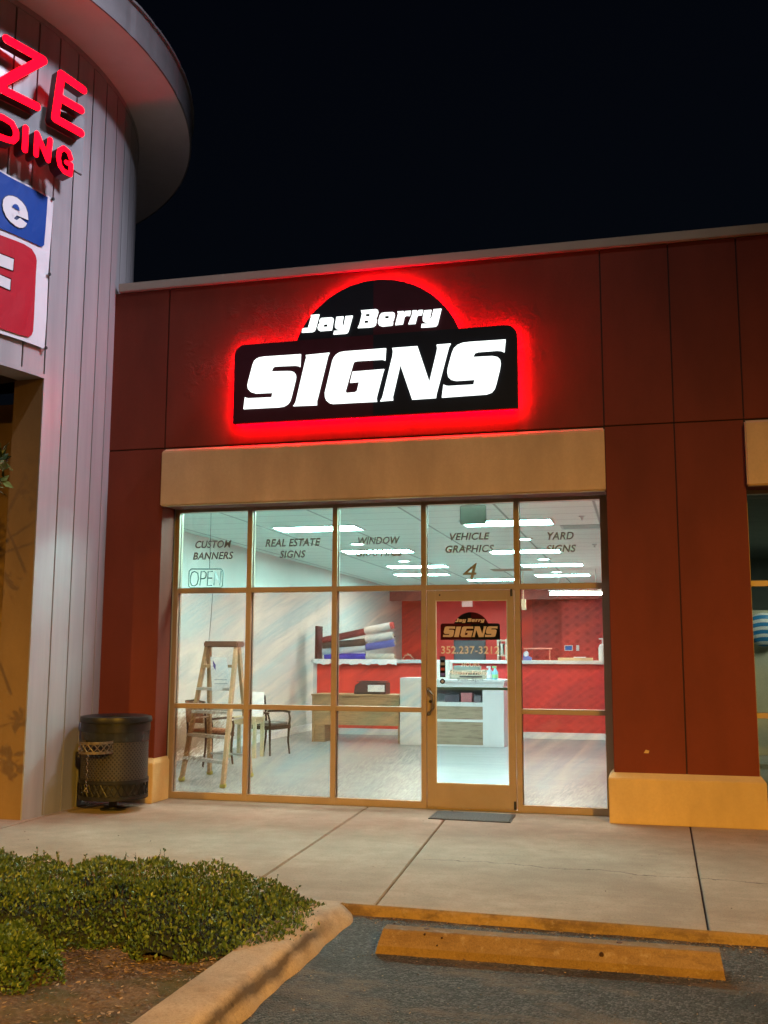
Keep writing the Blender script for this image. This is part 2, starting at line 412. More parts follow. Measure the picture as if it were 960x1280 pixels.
def sdf_mesh(caps, step):
    """caps: list of ((x,z),(x,z),r): one clean outline round the union of capsules"""
    A = np.array([c[0] for c in caps]); B = np.array([c[1] for c in caps]); rr = np.array([c[2] for c in caps])
    lo = np.minimum(A, B).min(0)-rr.max()-step*2; hi = np.maximum(A, B).max(0)+rr.max()+step*2
    def sd(p):
        pa = p[:, None]-A[None]; ba = (B-A)[None]
        h = np.clip((pa*ba).sum(2)/np.maximum((ba*ba).sum(2), 1e-9), 0, 1)
        return (np.linalg.norm(pa-ba*h[..., None], axis=2)-rr).min(1)
    nx = int((hi[0]-lo[0])/step); nz = int((hi[1]-lo[1])/step)
    idx = {}; pts = []; fs = []
    gi = np.stack(np.meshgrid(np.arange(nx), np.arange(nz), indexing='ij'), -1).reshape(-1, 2)
    cen = lo+(gi+.5)*step; ins = sd(cen) < 0
    for (i, j) in gi[ins]:
        f = []
        for q in ((i, j), (i+1, j), (i+1, j+1), (i, j+1)):
            if q not in idx: idx[q] = len(pts); pts.append(lo+np.array(q)*step)
            f.append(idx[q])
        fs.append(tuple(f))
    P_ = np.array(pts); ec = {}
    for f in fs:
        for k in range(4):
            e = (f[k], f[(k+1) % 4]); ec[e] = 1
    be = [e for e in ec if (e[1], e[0]) not in ec]; bv = np.array(sorted({i for e in be for i in e}))
    for _ in range(4):
        p = P_[bv]; d = sd(p); ep = 1e-4
        g = np.stack([sd(p+np.array([ep, 0]))-d, sd(p+np.array([0, ep]))-d], 1)/ep
        P_[bv] = p-g*d[:, None]
    return P_, fs, be

# ---------------------------------------------------------------- SETTING
def plane(name, x0, y0, x1, y1, z, mat):
    return struct(MB().add([(x0, y0, z), (x1, y0, z), (x1, y1, z), (x0, y1, z)], [(0, 1, 2, 3)]).build(name, mat))
LOT = -.06
plane('parking_lot', -150, -150, 150, 150, LOT, m_asph)
# sidewalk slabs, real joints between them
ke = lambda x: -4.075-.038*(x-3.3) if x > 3.3 else -4.075
J = [((-14, -14)), (-.60, -.60), (2.47, 2.30), (3.437, 3.20), (5.474, 5.545), (7.5, 7.7), (9.6, 9.9), (16, 16)]
sw = MB()
for i in range(len(J)-1):
    a0 = J[i][0]+.0065; b0 = J[i][1]+.0065; a1 = J[i+1][0]-.0065; b1 = J[i+1][1]-.0065
    sw.xy([(a0, ke(a0)), (a1, ke(a1)), (b1, -.02), (b0, -.02)], -.055, 0)
struct(sw.build('sidewalk', m_walk, bevel=.006))
struct(MB().xy([(-14, -4.05), (3.3, -4.05), (16, ke(16)+.03), (16, -.02), (-14, -.02)], -.059, -.03).build('sidewalk_bed', m_gap))
kb = MB()
xs = np.linspace(3.24, 16, 120); prev = None
for i in range(len(xs)-1):
    pass
kv = []; kf = []
for i, x in enumerate(xs):
    j = .004*math.sin(x*9)+.003*math.sin(x*23+1)
    kv += [(x, ke(x)-.036+j*2, LOT-.01), (x, ke(x)-.026+j, -.025), (x, ke(x)-.016+j, -.005+j*.5), (x, ke(x)-.003, .0015), (x, ke(x)-.003, LOT-.01)]
for i in range(len(xs)-1):
    for k in range(5): kf.append((i*5+k, (i+1)*5+k, (i+1)*5+(k+1) % 5, i*5+(k+1) % 5))
kf += [(0, 1, 2, 3, 4), tuple((len(xs)-1)*5+k for k in range(5))]
struct(MB().add(kv, kf).build('kerb', m_kerbface, smooth=True))
# planting bed kerb
pv = []; pf = []; ys = np.linspace(-4.10, -14, 160)
for i, y in enumerate(ys):
    w = .006*math.sin(y*7)+.004*math.sin(y*19+2); b = 0.03*max(0, (-4.45-y))/5
    e = max(0, 1-abs(y+4.10)/.25); e2 = e*e*.05
    prof = [(3.345, LOT-.01), (3.33, -.045), (3.285, -.012), (3.262, .006), (3.23, .014), (3.06, .016), (3.02, .008), (3.0, -.03), (3.0, LOT-.01)]
    for k, (x, z) in enumerate(prof):
        pv.append((x-b+w*(1 if k < 5 else .6)-e2*(k < 4), y+.0, z+w*.5+.045*min(1, max(0, (-4.12-y)/.45))*min(1, max(0, (z-LOT)/.06)) if z > LOT else z))
n = 9
for i in range(len(ys)-1):
    for k in range(n-1): pf.append((i*n+k, (i+1)*n+k, (i+1)*n+k+1, i*n+k+1))
pf += [tuple(range(n)), tuple((len(ys)-1)*n+k for k in range(n))]
struct(MB().add(pv, pf).build('planting_bed_kerb', m_curb, smooth=True))
# soil
gx = np.linspace(-9, 3.03, 200); gy = np.linspace(-14, -4.12, 170)
def sh(x, y): return -.018+.012*math.sin(x*3.1+y*1.7)+.012*math.sin(x*9-y*7)+.008*math.sin(x*23+y*19)
sv = [(x, y, sh(x, y)) for x in gx for y in gy]; m2 = len(gy)
sf = [(i*m2+j, (i+1)*m2+j, (i+1)*m2+j+1, i*m2+j+1) for i in range(len(gx)-1) for j in range(m2-1)]
struct(MB().add(sv, sf).build('soil', m_soil, smooth=True))

# ---- leaves
def leaves(name, pts, nrm, size, mat, parent=None, origin=None, aspect=.55, up=.5, fold=.25, spread=.9):
    n = len(pts); pts = np.array(pts); nrm = np.array(nrm)
    d = rng.normal(size=(n, 3)); d[:, 2] += up; d = d*spread+nrm*.8; d /= np.linalg.norm(d, axis=1)[:, None]
    s_ = np.cross(d, rng.normal(size=(n, 3))+nrm); s_ /= np.linalg.norm(s_, axis=1)[:, None]
    nn = np.cross(d, s_)
    L = size*(.65+.7*rng.random(n))[:, None]
    w = L*aspect*.5
    v = np.stack([pts, pts+d*L*.45+s_*w+nn*w*fold, pts+d*L*.92, pts+d*L*.45-s_*w+nn*w*fold, pts+d*L*.5], 1).reshape(-1, 3)
    o0 = ORG.get(parent.name) if parent is not None else Vector(origin or (0, 0, 0))
    v = v-np.array(o0)
    i = np.arange(n)[:, None]*5
    f = np.concatenate([i+np.array([[0, 1, 2, 4]]), i+np.array([[0, 4, 2, 3]])], 0)
    me = bpy.data.meshes.new(name); me.from_pydata(v.tolist(), [], f.tolist()); me.materials.append(mat)
    ob = bpy.data.objects.new(name, me); C.objects.link(ob)
    if parent is not None: ob.parent = parent
    else: ob.location = o0
    ORG[ob.name] = o0; return ob
def hedge_h(x, y):
    """height of clipped shrub top over the bed"""
    ex = min(1, max(0, (3.26-x+.06*math.sin(y*6))/.95+.06))**.5
    ey0 = min(1, max(0, (y+5.44+.07*math.sin(x*5)+.04*math.sin(x*13))/.2))**.5; ey1 = min(1, max(0, (-4.20-y)/.14))**.5
    h = .295+.012*math.sin(x*2.7+1)+.018*math.sin(x*6.3+y*5)+.02*math.sin(x*15+y*11)+.02*math.sin(y*9-x*4)
    # furrow between two rows of plants
    h -= .07*math.exp(-((y+4.78+.08*math.sin(x*4))/.07)**2)
    return h*ex*ey0*ey1
hg = thing('hedge', 'low clipped evergreen hedge filling the bed beside the sidewalk', 'hedge', (1.5, -4.8, -.05))
pts = []; nr = []
for _ in range(120000):
    x = rng.uniform(.2, 3.26); y = rng.uniform(-5.46, -4.18); h = hedge_h(x, y)
    if h < .04: continue
    e = .02; gx_ = (hedge_h(x+e, y)-hedge_h(x-e, y))/(2*e); gy_ = (hedge_h(x, y+e)-hedge_h(x, y-e))/(2*e)
    g = np.array([-gx_, -gy_, 1.]); sl = np.linalg.norm(g)
    if rng.random() > min(1, (.10+.22*(math.sin(x*23+y*9)+math.sin(y*31-x*13)+2)/4)*sl): continue
    nn = g/sl; dep = rng.exponential(.022); z = -.05+h-dep+.012*math.sin(x*47)*math.sin(y*53)
    # side faces: spread down the drop
    if sl > 2.2: z = -.05+h*rng.random()**.6
    pts.append((x+nn[0]*.0, y+nn[1]*.0, max(z, -.03))); nr.append(nn*.8+np.array([0, 0, .2]))
leaves('foliage', pts, nr, .026, m_leaf, hg, up=.9, spread=1.15)
# stray shoots above the clip line
pts = []; nr = []; st = MB()
for _ in range(120):
    x = rng.uniform(.3, 3.1); y = rng.uniform(-5.2, -4.25); h = hedge_h(x, y)
    if h < .15: continue
    L = rng.uniform(.03, .085); b = Vector((x, y, -.07+h)); t = b+Vector((rng.normal()*.012, rng.normal()*.012, L+.02)); st.tube([b, t], .0014, 4)
    for k in range(6):
        q = b.lerp(t, .4+.12*k); pts.append(tuple(q)); nr.append((rng.normal()*.5, rng.normal()*.5, .8))
for _ in range(260):
    x = rng.uniform(.3, 3.05); y = rng.uniform(-5.25, -4.3); h = hedge_h(x, y)
    if h > .1: st.tube([(x, y, -.06), (x+rng.normal()*.05, y+rng.normal()*.04, -.07+h)], [.005, .002], 5)
leaves('shoot_leaves', pts, nr, .022, m_leaf, hg, up=.8)
st.build('stems', m_bark, hg)
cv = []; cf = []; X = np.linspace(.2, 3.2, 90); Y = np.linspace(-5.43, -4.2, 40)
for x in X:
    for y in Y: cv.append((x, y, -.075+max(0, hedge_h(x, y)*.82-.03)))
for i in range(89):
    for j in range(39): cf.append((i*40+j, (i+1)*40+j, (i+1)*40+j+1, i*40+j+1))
MB().add(cv, cf).build('shade_core', m_hedgeshade, hg, smooth=True)  # near-black sheet painted as the shade deep between the leaves
# low shrub at the corner of the picture
def shrub(cx, cy, rx, h, n, label):
    t = thing('shrub', label, 'shrub', (cx, cy, -.05))
    pts = []; nr = []
    for _ in range(n):
        a = rng.uniform(0, 2*PI); q = rng.random()**.5; b = 1+.12*math.sin(a*5)+.08*math.sin(a*9+1)
        x = cx+rx*q*b*math.cos(a); y = cy+rx*q*b*math.sin(a); z = -.05+h*max(0, 1-q**3)**.6*(1+.12*math.sin(x*17)*math.sin(y*15))-rng.exponential(.02)
        if z < -.04: z = rng.uniform(-.04, h*.4)
        pts.append((x, y, z)); nr.append((math.cos(a)*q, math.sin(a)*q, 1-.6*q))
    leaves('foliage', pts, nr, .027, m_leaf, t, up=.6)
    s2 = MB()
    for _ in range(40):
        a = rng.uniform(0, 2*PI); q = rng.random()*.7
        s2.tube([(cx, cy, -.07), (cx+rx*q*math.cos(a), cy+rx*q*math.sin(a), h*(.85-.4*q)-.05)], [.006, .002], 5)
    s2.build('stems', m_bark, t); return t
shrub(1.96, -5.93, .30, .25, 8500, 'small round shrub on bare soil in front of the hedge')
shrub(1.05, -6.3, .45, .3, 3500, 'second round shrub further along the planting bed, left of the small one')
# litter over the soil
pts = []; nr = []
for _ in range(6500):
    x = rng.uniform(1.2, 3.0); y = rng.uniform(-8.0, -5.1); 
    if rng.random() < .35: y = rng.uniform(-5.75, -5.15)
    pts.append((x, y, sh(x, y)+rng.uniform(.001, .012))); nr.append((0, 0, .05))
lt = leaves('leaf_litter', pts, nr, .034, m_litter, None, (2, -5.6, -.05), aspect=.4, up=0, spread=1)
me = lt.data
co = np.zeros(len(me.vertices)*3); me.vertices.foreach_get('co', co); co = co.reshape(-1, 5, 3)
base = co[:, :1, 2:3]; co[..., 2:3] = base+(co[..., 2:3]-base)*.22+.004; me.vertices.foreach_set('co', co.reshape(-1)); me.update()
lt['kind'] = 'stuff'
# crumbs and dead leaves along the kerb gutter and on the asphalt
pts = []; nr = []
for _ in range(900):
    x = rng.uniform(3.3, 6.2); y = ke(x)-.07-abs(rng.normal())*.07
    if x < 3.6 and rng.random() < .5: y = rng.uniform(-6.5, -4.15); x = 3.34+abs(rng.normal())*.06
    pts.append((x, y, LOT+.004)); nr.append((0, 0, .03))
for _ in range(150):
    pts.append((rng.uniform(3.55, 5.6), -4.90-abs(rng.normal())*.05, LOT+.004)); nr.append((0, 0, .03))
for _ in range(420):
    pts.append((rng.uniform(3.4, 7), rng.uniform(-8, -4.3), LOT+.004)); nr.append((0, 0, .03))
for _ in range(45):
    pts.append((rng.uniform(-1, 6.5), rng.uniform(-4, -.7), .004)); nr.append((0, 0, .03))
gt = leaves('gutter_debris', pts, nr, .021, m_litter, None, (4, -5, LOT), aspect=.5, up=0)
me = gt.data; co = np.zeros(len(me.vertices)*3); me.vertices.foreach_get('co', co); co = co.reshape(-1, 5, 3)
base = co[:, :1, 2:3]; co[..., 2:3] = base+np.abs(co[..., 2:3]-base)*.35; me.vertices.foreach_set('co', co.reshape(-1)); me.update()
gt['kind'] = 'stuff'

# wheel stop
ws = thing('wheel_stop', 'worn yellow concrete wheel stop lying on the asphalt before the kerb', 'wheel stop', (4.55, -4.785, LOT))
L0, L1 = 3.648, 5.512; wv = []; wf = []; N = 60
for i in range(N+1):
    t = i/N; x = L0+(L1-L0)*t; tp = 0 if 0 < i < N else .0
    j = .0025*math.sin(x*31)+.002*math.sin(x*77)
    # chipped ends lean inwards
    def X_(z): return x+(.035*z/.13 if i == 0 else (-.02*z/.13 if i == N else 0))
    prof = [(-.105, 0), (-.101, .043), (-.052, .112), (-.042, .12+j*.3), (.046, .12+j*.3), (.076, .112), (.11, .043), (.115, 0)]
    for (dy, z) in prof: wv.append((X_(z), -4.785+dy, LOT+z))
for i in range(N):
    for k in range(8): wf.append((i*8+k, (i+1)*8+k, (i+1)*8+(k+1) % 8, i*8+(k+1) % 8))
wf += [tuple(range(8)), tuple(N*8+k for k in range(8))]
MB().add(wv, wf).build('concrete_bar', m_stop, ws)
pin = MB()
for x in (3.92, 4.98): pin.tube([(x, -4.775, .05), (x, -4.775, .0635)], .016, 12)
pin.each('anchor_pin', M('rust', (.08, .035, .02), .8), ws)
hl = MB(); 
for u, v, r in ((752, 1193, .012), (530, 1169, .006), (552, 1173, .005), (547, 1181, .004)):
    q = at(u, v, y=-4.86); q.y = -4.889+(.0 if q.z < LOT+.043 else (q.z-LOT-.043)*.71)-.004; hl.tube([q, q+Vector((0, .02, 0))], r, 10)
hl.each('chipped_spot', m_gap, ws)

# ---------------------------------------------------------------- SHOP BUILDING
FY = -.35      # red wall face
B = thing('shop_building', 'red stucco shop with cream band over a lit glass storefront', 'building', (2.4, .5, 0))
W = MB(); WP = MB(); th = .30; g = .006
def wp(mb, x0, z0, x1, z1, y1=-.05): mb.box(x0+g, FY, z0+g, x1-g, y1, z1-g)
ZS = 3.892; ZT = 5.775
wp(W, -.80, 0, -.015, ZS); wp(W, -.80, ZS, -.015, ZT)
wp(WP, -.015, ZS, 4.848, ZT)
for a, b in ((4.848, 5.53), (5.53, 6.19)): wp(W, a, ZS, b, ZT); wp(W, a, 0, b, ZS)
for a, b in ((6.19, 8.6), (8.6, 11), (11, 13.4)): wp(W, a, ZS, b, ZT)
wp(W, 11, 0, 13.4, ZS)
W.each('wall', m_red, B, bevel=.004); WP.build('sign_panel_wall', m_redp, B, bevel=.004)
# backing behind joints
bk = MB(); bk.box(-.80, FY+.012, 0, -.022, -.02, ZT-.01); bk.box(-.022, FY+.012, 3.26, 4.855, -.02, ZT-.01); bk.box(4.855, FY+.012, 0, 6.183, -.02, ZT-.01)
bk.box(6.183, FY+.012, 3.26, 13.3, -.02, ZT-.01); bk.each('wall_backing', m_gap, B)
# parapet cap
MB().box(-.66, FY-.035, 5.775, 13.4, .25, 5.878).build('parapet_cap', m_cap, B, bevel=.008)
MB().box(-3, -.02, 5.5, 13.4, .2, 5.77).build('parapet_back', m_red, B)
# header bands with sloped top edge
for x0, x1 in ((-.012, 4.849), (6.19, 11.0)):
    hb = MB(); y0 = -.43
    hb.prism([(x0, FY+.02, 3.222), (x0, y0, 3.222), (x0, y0, 3.835), (x0, FY+.02, 3.885)], (x1-x0, 0, 0))
    hb.build('header_band', m_band, B, bevel=.012)
    MB().box(x0+.02, FY+.03, 3.262, x1-.02, -.0, 3.30).build('soffit', m_cream, B)
    MB().box(x0+.0, FY+.021, 3.23, x1, -.052, 3.261).build('soffit_edge', m_red, B)
# plinths (front and returns) with chamfered top
def plinth(x0, x1, lret, rret):
    y0 = -.43
    mb = MB(); X0 = x0-(.035 if lret else 0); X1 = x1+(.035 if rret else 0)
    t = .05
    vs = [(X0, y0, 0), (X1, y0, 0), (X1, -.03, 0), (X0, -.03, 0), (X0, y0, .42), (X1, y0, .42), (X1, -.03, .42), (X0, -.03, .42),
          (x0+.002, FY-.002, .47), (x1-.002, FY-.002, .47), (x1-.002, -.03, .47), (x0+.002, -.03, .47)]
    mb.add(vs, [(0, 3, 2, 1), (0, 1, 5, 4), (1, 2, 6, 5), (2, 3, 7, 6), (3, 0, 4, 7), (4, 5, 9, 8), (5, 6, 10, 9), (6, 7, 11, 10), (7, 4, 8, 11), (8, 9, 10, 11)])
    mb.build('plinth', m_cream, B, bevel=.006)
plinth(-.66, -.022, False, True); plinth(4.835, 6.20, True, True)
q = at(808, 940, y=FY-.001); MB().xz([(q.x-.025, q.z-.01), (q.x+.02, q.z-.012), (q.x+.028, q.z+.012), (q.x-.005, q.z+.022)], FY-.002, FY+.003).build('paint_chip', m_cream, B)

# storefront frames
def storefront(xs_, xtr, ztop, door=None, name='storefront_frame'):
    f = MB(); D0, D1 = -.0, .11; w = .056
    x0, x1 = xs_[0]-.02, xs_[-1]+.045
    f.box(x0, D0, 0, x1, D1, .072) if door is None else (f.box(x0, D0, 0, door[0], D1, .072), f.box(door[1], D0, 0, x1, D1, .072), f.box(door[0], D0+.01, 0, door[1], D1, .018))
    f.box(x0, D0, ztop, x1, D1, ztop+.07)
    for x in xs_[1:-1]: f.box(x-w/2, D0-.004, .0, x+w/2, D1, ztop)
    f.box(x0, D0-.002, .072, xs_[0]+.032, D1, ztop); f.box(xs_[-1]-.03, D0-.002, .072, x1, D1, ztop)
    for i in range(len(xs_)-1):
        a = xs_[i]+(w/2 if i else .032); b = xs_[i+1]-(w/2 if i < len(xs_)-2 else .03)
        f.box(a, D0+.001, 2.273, b, D1-.002, 2.329)
        if door is None or not (door[0]-.05 < xs_[i] < door[0]+.05): f.box(a, D0+.001, .985, b, D1-.002, 1.037)
    o = f.build(name, m_frame, B, bevel=.003)
    gk = MB()
    for x in xs_[:-1]:
        for z0, z1 in ((.072, .985), (1.037, 2.273), (2.329, ztop)):
            if door and door[0]-.05 < x < door[0]+.05 and z1 < 2.3: continue
            gk.box(x+w/2+.001, .045, z0, x+w/2+.007, .06, z1)
    gk.each('gasket', m_framedark, o)
    return o
XS = [0, .897, 1.9, 2.9, 3.9, 4.80]; ZTOP = 3.20
SF = storefront(XS, None, ZTOP, (2.928, 3.872))
SF['label'] = 'bronze storefront frame under the main sign'
def pane(x0, x1, z0, z1, mat, label=None, parent=SF):
    o = MB().box(x0, .05, z0, x1, .056, z1).build('window_pane', mat, parent)
    if label: o['label'] = label
    return o
for i in range(5):
    a = XS[i]+.026; b = XS[i+1]-.026
    pane(a, b, 2.327, ZTOP+.002, m_glass)
    if i != 3:
        pane(a, b, 1.035, 2.275, m_film); pane(a, b, .07, .987, m_film)
# lettering on the transom panes
m_let = M('grey_vinyl_lettering', (.13, .20, .23), .6)
def glasstext(txt, px, mat=m_let, shear=.22, off=.021, y=.046, parent=SF):
    o = fit_text('lettering', txt, pbox(*px, y), y, mat, parent, shear, off)
    o['label'] = 'vinyl words %s on the glass' % txt if len(txt) > 1 else 'unit number on the glass'
    return o
for txt, px in (('CUSTOM', (244.2, 675.5, 289.2, 685)), ('BANNERS', (241.3, 690, 291.7, 699.3)), ('REAL ESTATE', (331.8, 673.3, 400.5, 683)),
                ('SIGNS', (349.5, 688, 382, 697.3)), ('WINDOW', (447.5, 671, 500, 680.3)), ('GRAPHICS', (445, 686, 503, 695.3)),
                ('VEHICLE', (562.3, 666, 612.2, 675)), ('GRAPHICS', (556.8, 681.3, 617.4, 690.6)), ('YARD', (684, 665, 717.2, 674.5)), ('SIGNS', (682.7, 681, 720, 690.3))):
    glasstext(txt, px)
glasstext('4', (578.5, 704, 596, 725.5), M('number_vinyl', (.20, .20, .14), .6), .22, 0)

# ---- door
DR = MB(); dx0, dx1, dz0, dz1 = 2.934, 3.866, .022, 2.268; gx0, gx1, gz0, gz1 = 3.028, 3.795, .262, 2.163
DR.box(dx0, -.002, dz0, gx0, .048, dz1); DR.box(gx1, -.002, dz0, dx1, .048, dz1)
DR.box(gx0, -.002, dz0, gx1, .048, gz0); DR.box(gx0, -.002, gz1, gx1, .048, dz1)
DO = DR.build('door', m_frame, B, bevel=.003); DO['label'] = 'glass entrance door in a bronze frame'
MB().box(gx0-.004, .02, gz0-.004, gx1+.004, .026, gz1+.004).build('door_glass', m_doorglass, DO)
tr = MB()
for (a, b, c, d) in ((gx0, gz0, gx0+.008, gz1), (gx1-.008, gz0, gx1, gz1), (gx0+.008, gz0, gx1-.008, gz0+.008), (gx0+.008, gz1-.008, gx1-.008, gz1)):
    tr.box(a, .006, b, c, .019, d)
tr.each('glazing_bead', M('bead', (.6, .58, .55), .4), DO)
hd = MB(); 
hx = 3.02
hd.tube([(2.955, -.004, 1.225), (2.957, -.05, 1.222), (2.98, -.072, 1.205), (hx, -.078, 1.16), (hx, -.078, 1.04), (2.985, -.072, .995), (2.957, -.05, .978), (2.955, -.004, .975)], .0125, 10)
hd.tube([(2.955, .0, 1.225), (2.955, -.008, 1.225)], .024, 14); hd.tube([(2.955, .0, .975), (2.955, -.008, .975)], .024, 14)
hd.build('pull_handle', M('handle_metal', (.16, .13, .10), .35, .7), DO, smooth=True)
lk = MB(); lk.tube([(2.972, -.001, 1.10), (2.972, -.012, 1.10)], .016, 14); lk.build('lock_cylinder', m_black, DO)
MB().box(2.99, .075, 1.222, 3.84, .105, 1.252).box(2.99, .05, 1.21, 3.02, .11, 1.262).box(3.80, .05, 1.21, 3.84, .11, 1.262).build('push_bar', M('push_bar_metal', (.3, .33, .34), .4, .5), DO)
MB().tube([(3.842, -.012, 2.20), (3.842, -.012, 2.275)], .012, 10).tube([(3.85, -.012, .03), (3.85, -.012, .11)], .012, 10).each('hinge', m_black, DO, smooth=True)
MB().tube([(3.075, .0, 2.22), (3.075, -.004, 2.22)], .009, 10).build('frame_screw', m_black, DO)

# ---- traced letter outlines of the sign (measured on the sign's face plane)
SY = -.52
def tr_(pts_, ox, oy, k): return [(lambda q: (q.x, q.z))(at(ox+a/k, oy+b/k, y=SY)) for a, b in pts_]
G_S1 = tr_([(65, 775), (80, 655), (95, 662), (120, 666), (355, 655), (365, 608), (190, 615), (140, 600), (112, 570), (106, 535), (112, 500), (160, 320), (175, 285), (200, 262), (230, 248), (280, 240), (655, 215), (648, 345), (630, 335), (600, 330), (400, 338), (380, 342), (365, 355), (350, 392), (520, 388), (560, 390), (585, 400), (600, 420), (605, 445), (600, 480), (560, 640), (545, 690), (520, 725), (480, 748), (430, 756)], 295, 415, 8)
G_I = tr_([(565, 745), (580, 725), (592, 700), (690, 285), (700, 250), (695, 225), (938, 200), (922, 235), (915, 265), (820, 650), (808, 690), (808, 735)], 295, 415, 8)
G_G = tr_([(120, 723), (85, 715), (55, 690), (40, 655), (38, 610), (115, 285), (130, 250), (155, 220), (190, 198), (240, 188), (668, 155), (660, 280), (630, 270), (370, 285), (345, 290), (332, 302), (250, 590), (255, 608), (270, 612), (350, 605), (370, 590), (392, 498), (298, 507), (324, 395), (650, 368), (640, 395), (575, 640), (570, 670), (575, 700), (400, 708)], 400, 415, 8)
G_N = tr_([(20, 465), (35, 440), (105, 155), (108, 125), (103, 103), (275, 90), (358, 335), (408, 130), (412, 105), (408, 80), (505, 72), (492, 95), (412, 395), (406, 415), (403, 442), (240, 453), (158, 215), (112, 410), (106, 435), (108, 458)], 470, 415, 5.3333)
G_S2 = tr_([(432, 440), (443, 352), (460, 360), (480, 362), (650, 352), (658, 318), (530, 326), (495, 318), (476, 300), (470, 270), (473, 240), (500, 140), (515, 105), (540, 82), (575, 68), (620, 62), (870, 45), (862, 132), (840, 122), (810, 120), (680, 130), (658, 138), (645, 165), (780, 158), (815, 165), (832, 182), (836, 210), (830, 250), (805, 350), (795, 380), (775, 405), (740, 418)], 470, 415, 5.3333)
k1 = (370, 375, 9.6); k2 = (460, 375, 9.6)
SM = [tr_([(60, 392), (70, 345), (100, 337), (140, 336), (180, 200), (178, 175), (285, 165), (278, 195), (235, 350), (222, 372), (195, 385)], *k1),
      tr_([(275, 255), (282, 228), (305, 212), (430, 204), (452, 212), (457, 232), (436, 350), (432, 363), (285, 374), (260, 360), (252, 335), (262, 292), (280, 278), (378, 272), (378, 264), (275, 267)], *k1),
      tr_([(480, 197), (570, 190), (552, 285), (560, 302), (575, 298), (598, 188), (688, 180), (634, 372), (620, 395), (590, 405), (440, 415), (450, 372), (530, 367), (550, 358), (480, 348), (462, 330), (462, 295)], *k1),
      tr_([(728, 338), (752, 290), (782, 165), (770, 120), (965, 104), (985, 113), (992, 140), (975, 195), (962, 212), (974, 235), (958, 300), (930, 322), (880, 330)], *k1),
      tr_([(115, 250), (132, 185), (155, 153), (200, 145), (300, 140), (322, 150), (327, 180), (308, 250), (215, 260), (208, 268), (305, 264), (300, 300), (275, 308), (165, 318), (128, 305), (112, 282)], *k2),
      tr_([(318, 303), (355, 160), (345, 135), (425, 130), (430, 150), (450, 130), (520, 125), (505, 188), (460, 185), (437, 200), (415, 292)], *k2),
      tr_([(475, 292), (522, 180), (530, 122), (585, 120), (590, 138), (610, 118), (662, 115), (648, 180), (600, 180), (588, 200), (565, 287)], *k2),
      tr_([(668, 120), (762, 112), (742, 212), (752, 222), (762, 215), (790, 105), (890, 97), (842, 290), (822, 316), (780, 323), (630, 332), (638, 288), (725, 284), (745, 272), (680, 268), (652, 250), (650, 215)], *k2)]
SM = [[(sum(p[0] for p in g_)/len(g_)+(x-sum(p[0] for p in g_)/len(g_))*.93, sum(p[1] for p in g_)/len(g_)+(z-sum(p[1] for p in g_)/len(g_))*.96) for x, z in g_] for g_ in SM]
HOLES = [(lambda q: (q.x, q.z))(at(370+a/9.6, 375+b/9.6, y=SY)) for a, b in ((862, 182), (845, 262), (357, 308), (864+228, 207))]
BIG = [[((min(p[0] for p in g_)+max(p[0] for p in g_))/2*(1-.97)+x*.97, (min(p[1] for p in g_)+max(p[1] for p in g_))/2*.02+z*.98) for x, z in g_] for g_ in (G_S1, G_I, G_G, G_N, G_S2)]
# cabinet outline
def cab_outline(x0, x1, z0, z1, ztop, r, grow=0):
    x0 -= grow; x1 += grow; z0 -= grow; z1 += grow
    cx = 2.49; half = .878; sg = ztop-5.03; Rr = (half*half+sg*sg)/(2*sg); cz = ztop-Rr; Rr += grow
    pts = [(x0, z0), (x1, z0)]
    for k in range(7): a = k*PI/12; pts.append((x1-r+r*math.cos(a), z1-r+r*math.sin(a)))
    a0 = math.asin((z1-cz)/Rr)
    for k in range(41): a = a0+(PI-2*a0)*k/40; pts.append((cx+Rr*math.cos(a), cz+Rr*math.sin(a)))
    for k in range(7): a = PI/2+k*PI/12; pts.append((x0+r+r*math.cos(a), z1-r+r*math.sin(a)))
    return pts, cx, cz, Rr
CX0, CX1, CZ0, CZ1, CZT = .868, 3.998, 4.095, 4.985, 5.60
out, ccx, ccz, cR = cab_outline(CX0, CX1, CZ0, CZ1, CZT, .12)
SG = thing('illuminated_sign', 'backlit black cabinet sign with white letters and red halo glow', 'sign', (2.43, -.45, 4.1))
MB().xz(out, -.435, -.498).build('cabinet', m_black, SG)
m_fb = M('sign_face_black', (.008, .011, .018), .5, 0, .1, 4, 0, 60, .2); m_fm = M('sign_face_maroon', (.042, .008, .016), .5, 0, .1, 4, 0, 60, .2)
def clipx(pts_, xc, left):
    res = []
    for i in range(len(pts_)):
        a = pts_[i]; b = pts_[(i+1) % len(pts_)]; ia = (a[0] <= xc) == left; ib = (b[0] <= xc) == left
        if ia: res.append(a)
        if ia != ib: t = (xc-a[0])/(b[0]-a[0]); res.append((xc, a[1]+t*(b[1]-a[1])))
    return res
def clipz(pts_, zc, below):
    return [(a, b) for b, a in clipx([(z, x) for x, z in pts_], zc, below)]
inn = [(ccx+(x-ccx)*.996, 4.75+(z-4.75)*.994) for x, z in out]; zsp = 4.985
for (lf, bl, mt) in ((True, False, m_fb), (False, False, m_fm), (True, True, m_fm), (False, True, m_fb)):
    MB().xz(clipz(clipx(inn, ccx-.03, lf), zsp, bl), -.4985, -.503).build('face_panel', mt, SG)
m_lw = emit('white_letter_light', (.93, 1.0, .97), 1.9)
for gpoly in BIG: MB().xz(gpoly, -.5035, SY).build('letter', m_lw, SG)
for gpoly in SM: MB().xz(gpoly, -.5035, SY).build('letter', m_lw, SG)
hm = MB()
for x, z in HOLES: hm.box(x-.02, SY-.003, z-.013, x+.02, SY-.001, z+.013)
hm.each('letter_counters', m_black, SG)
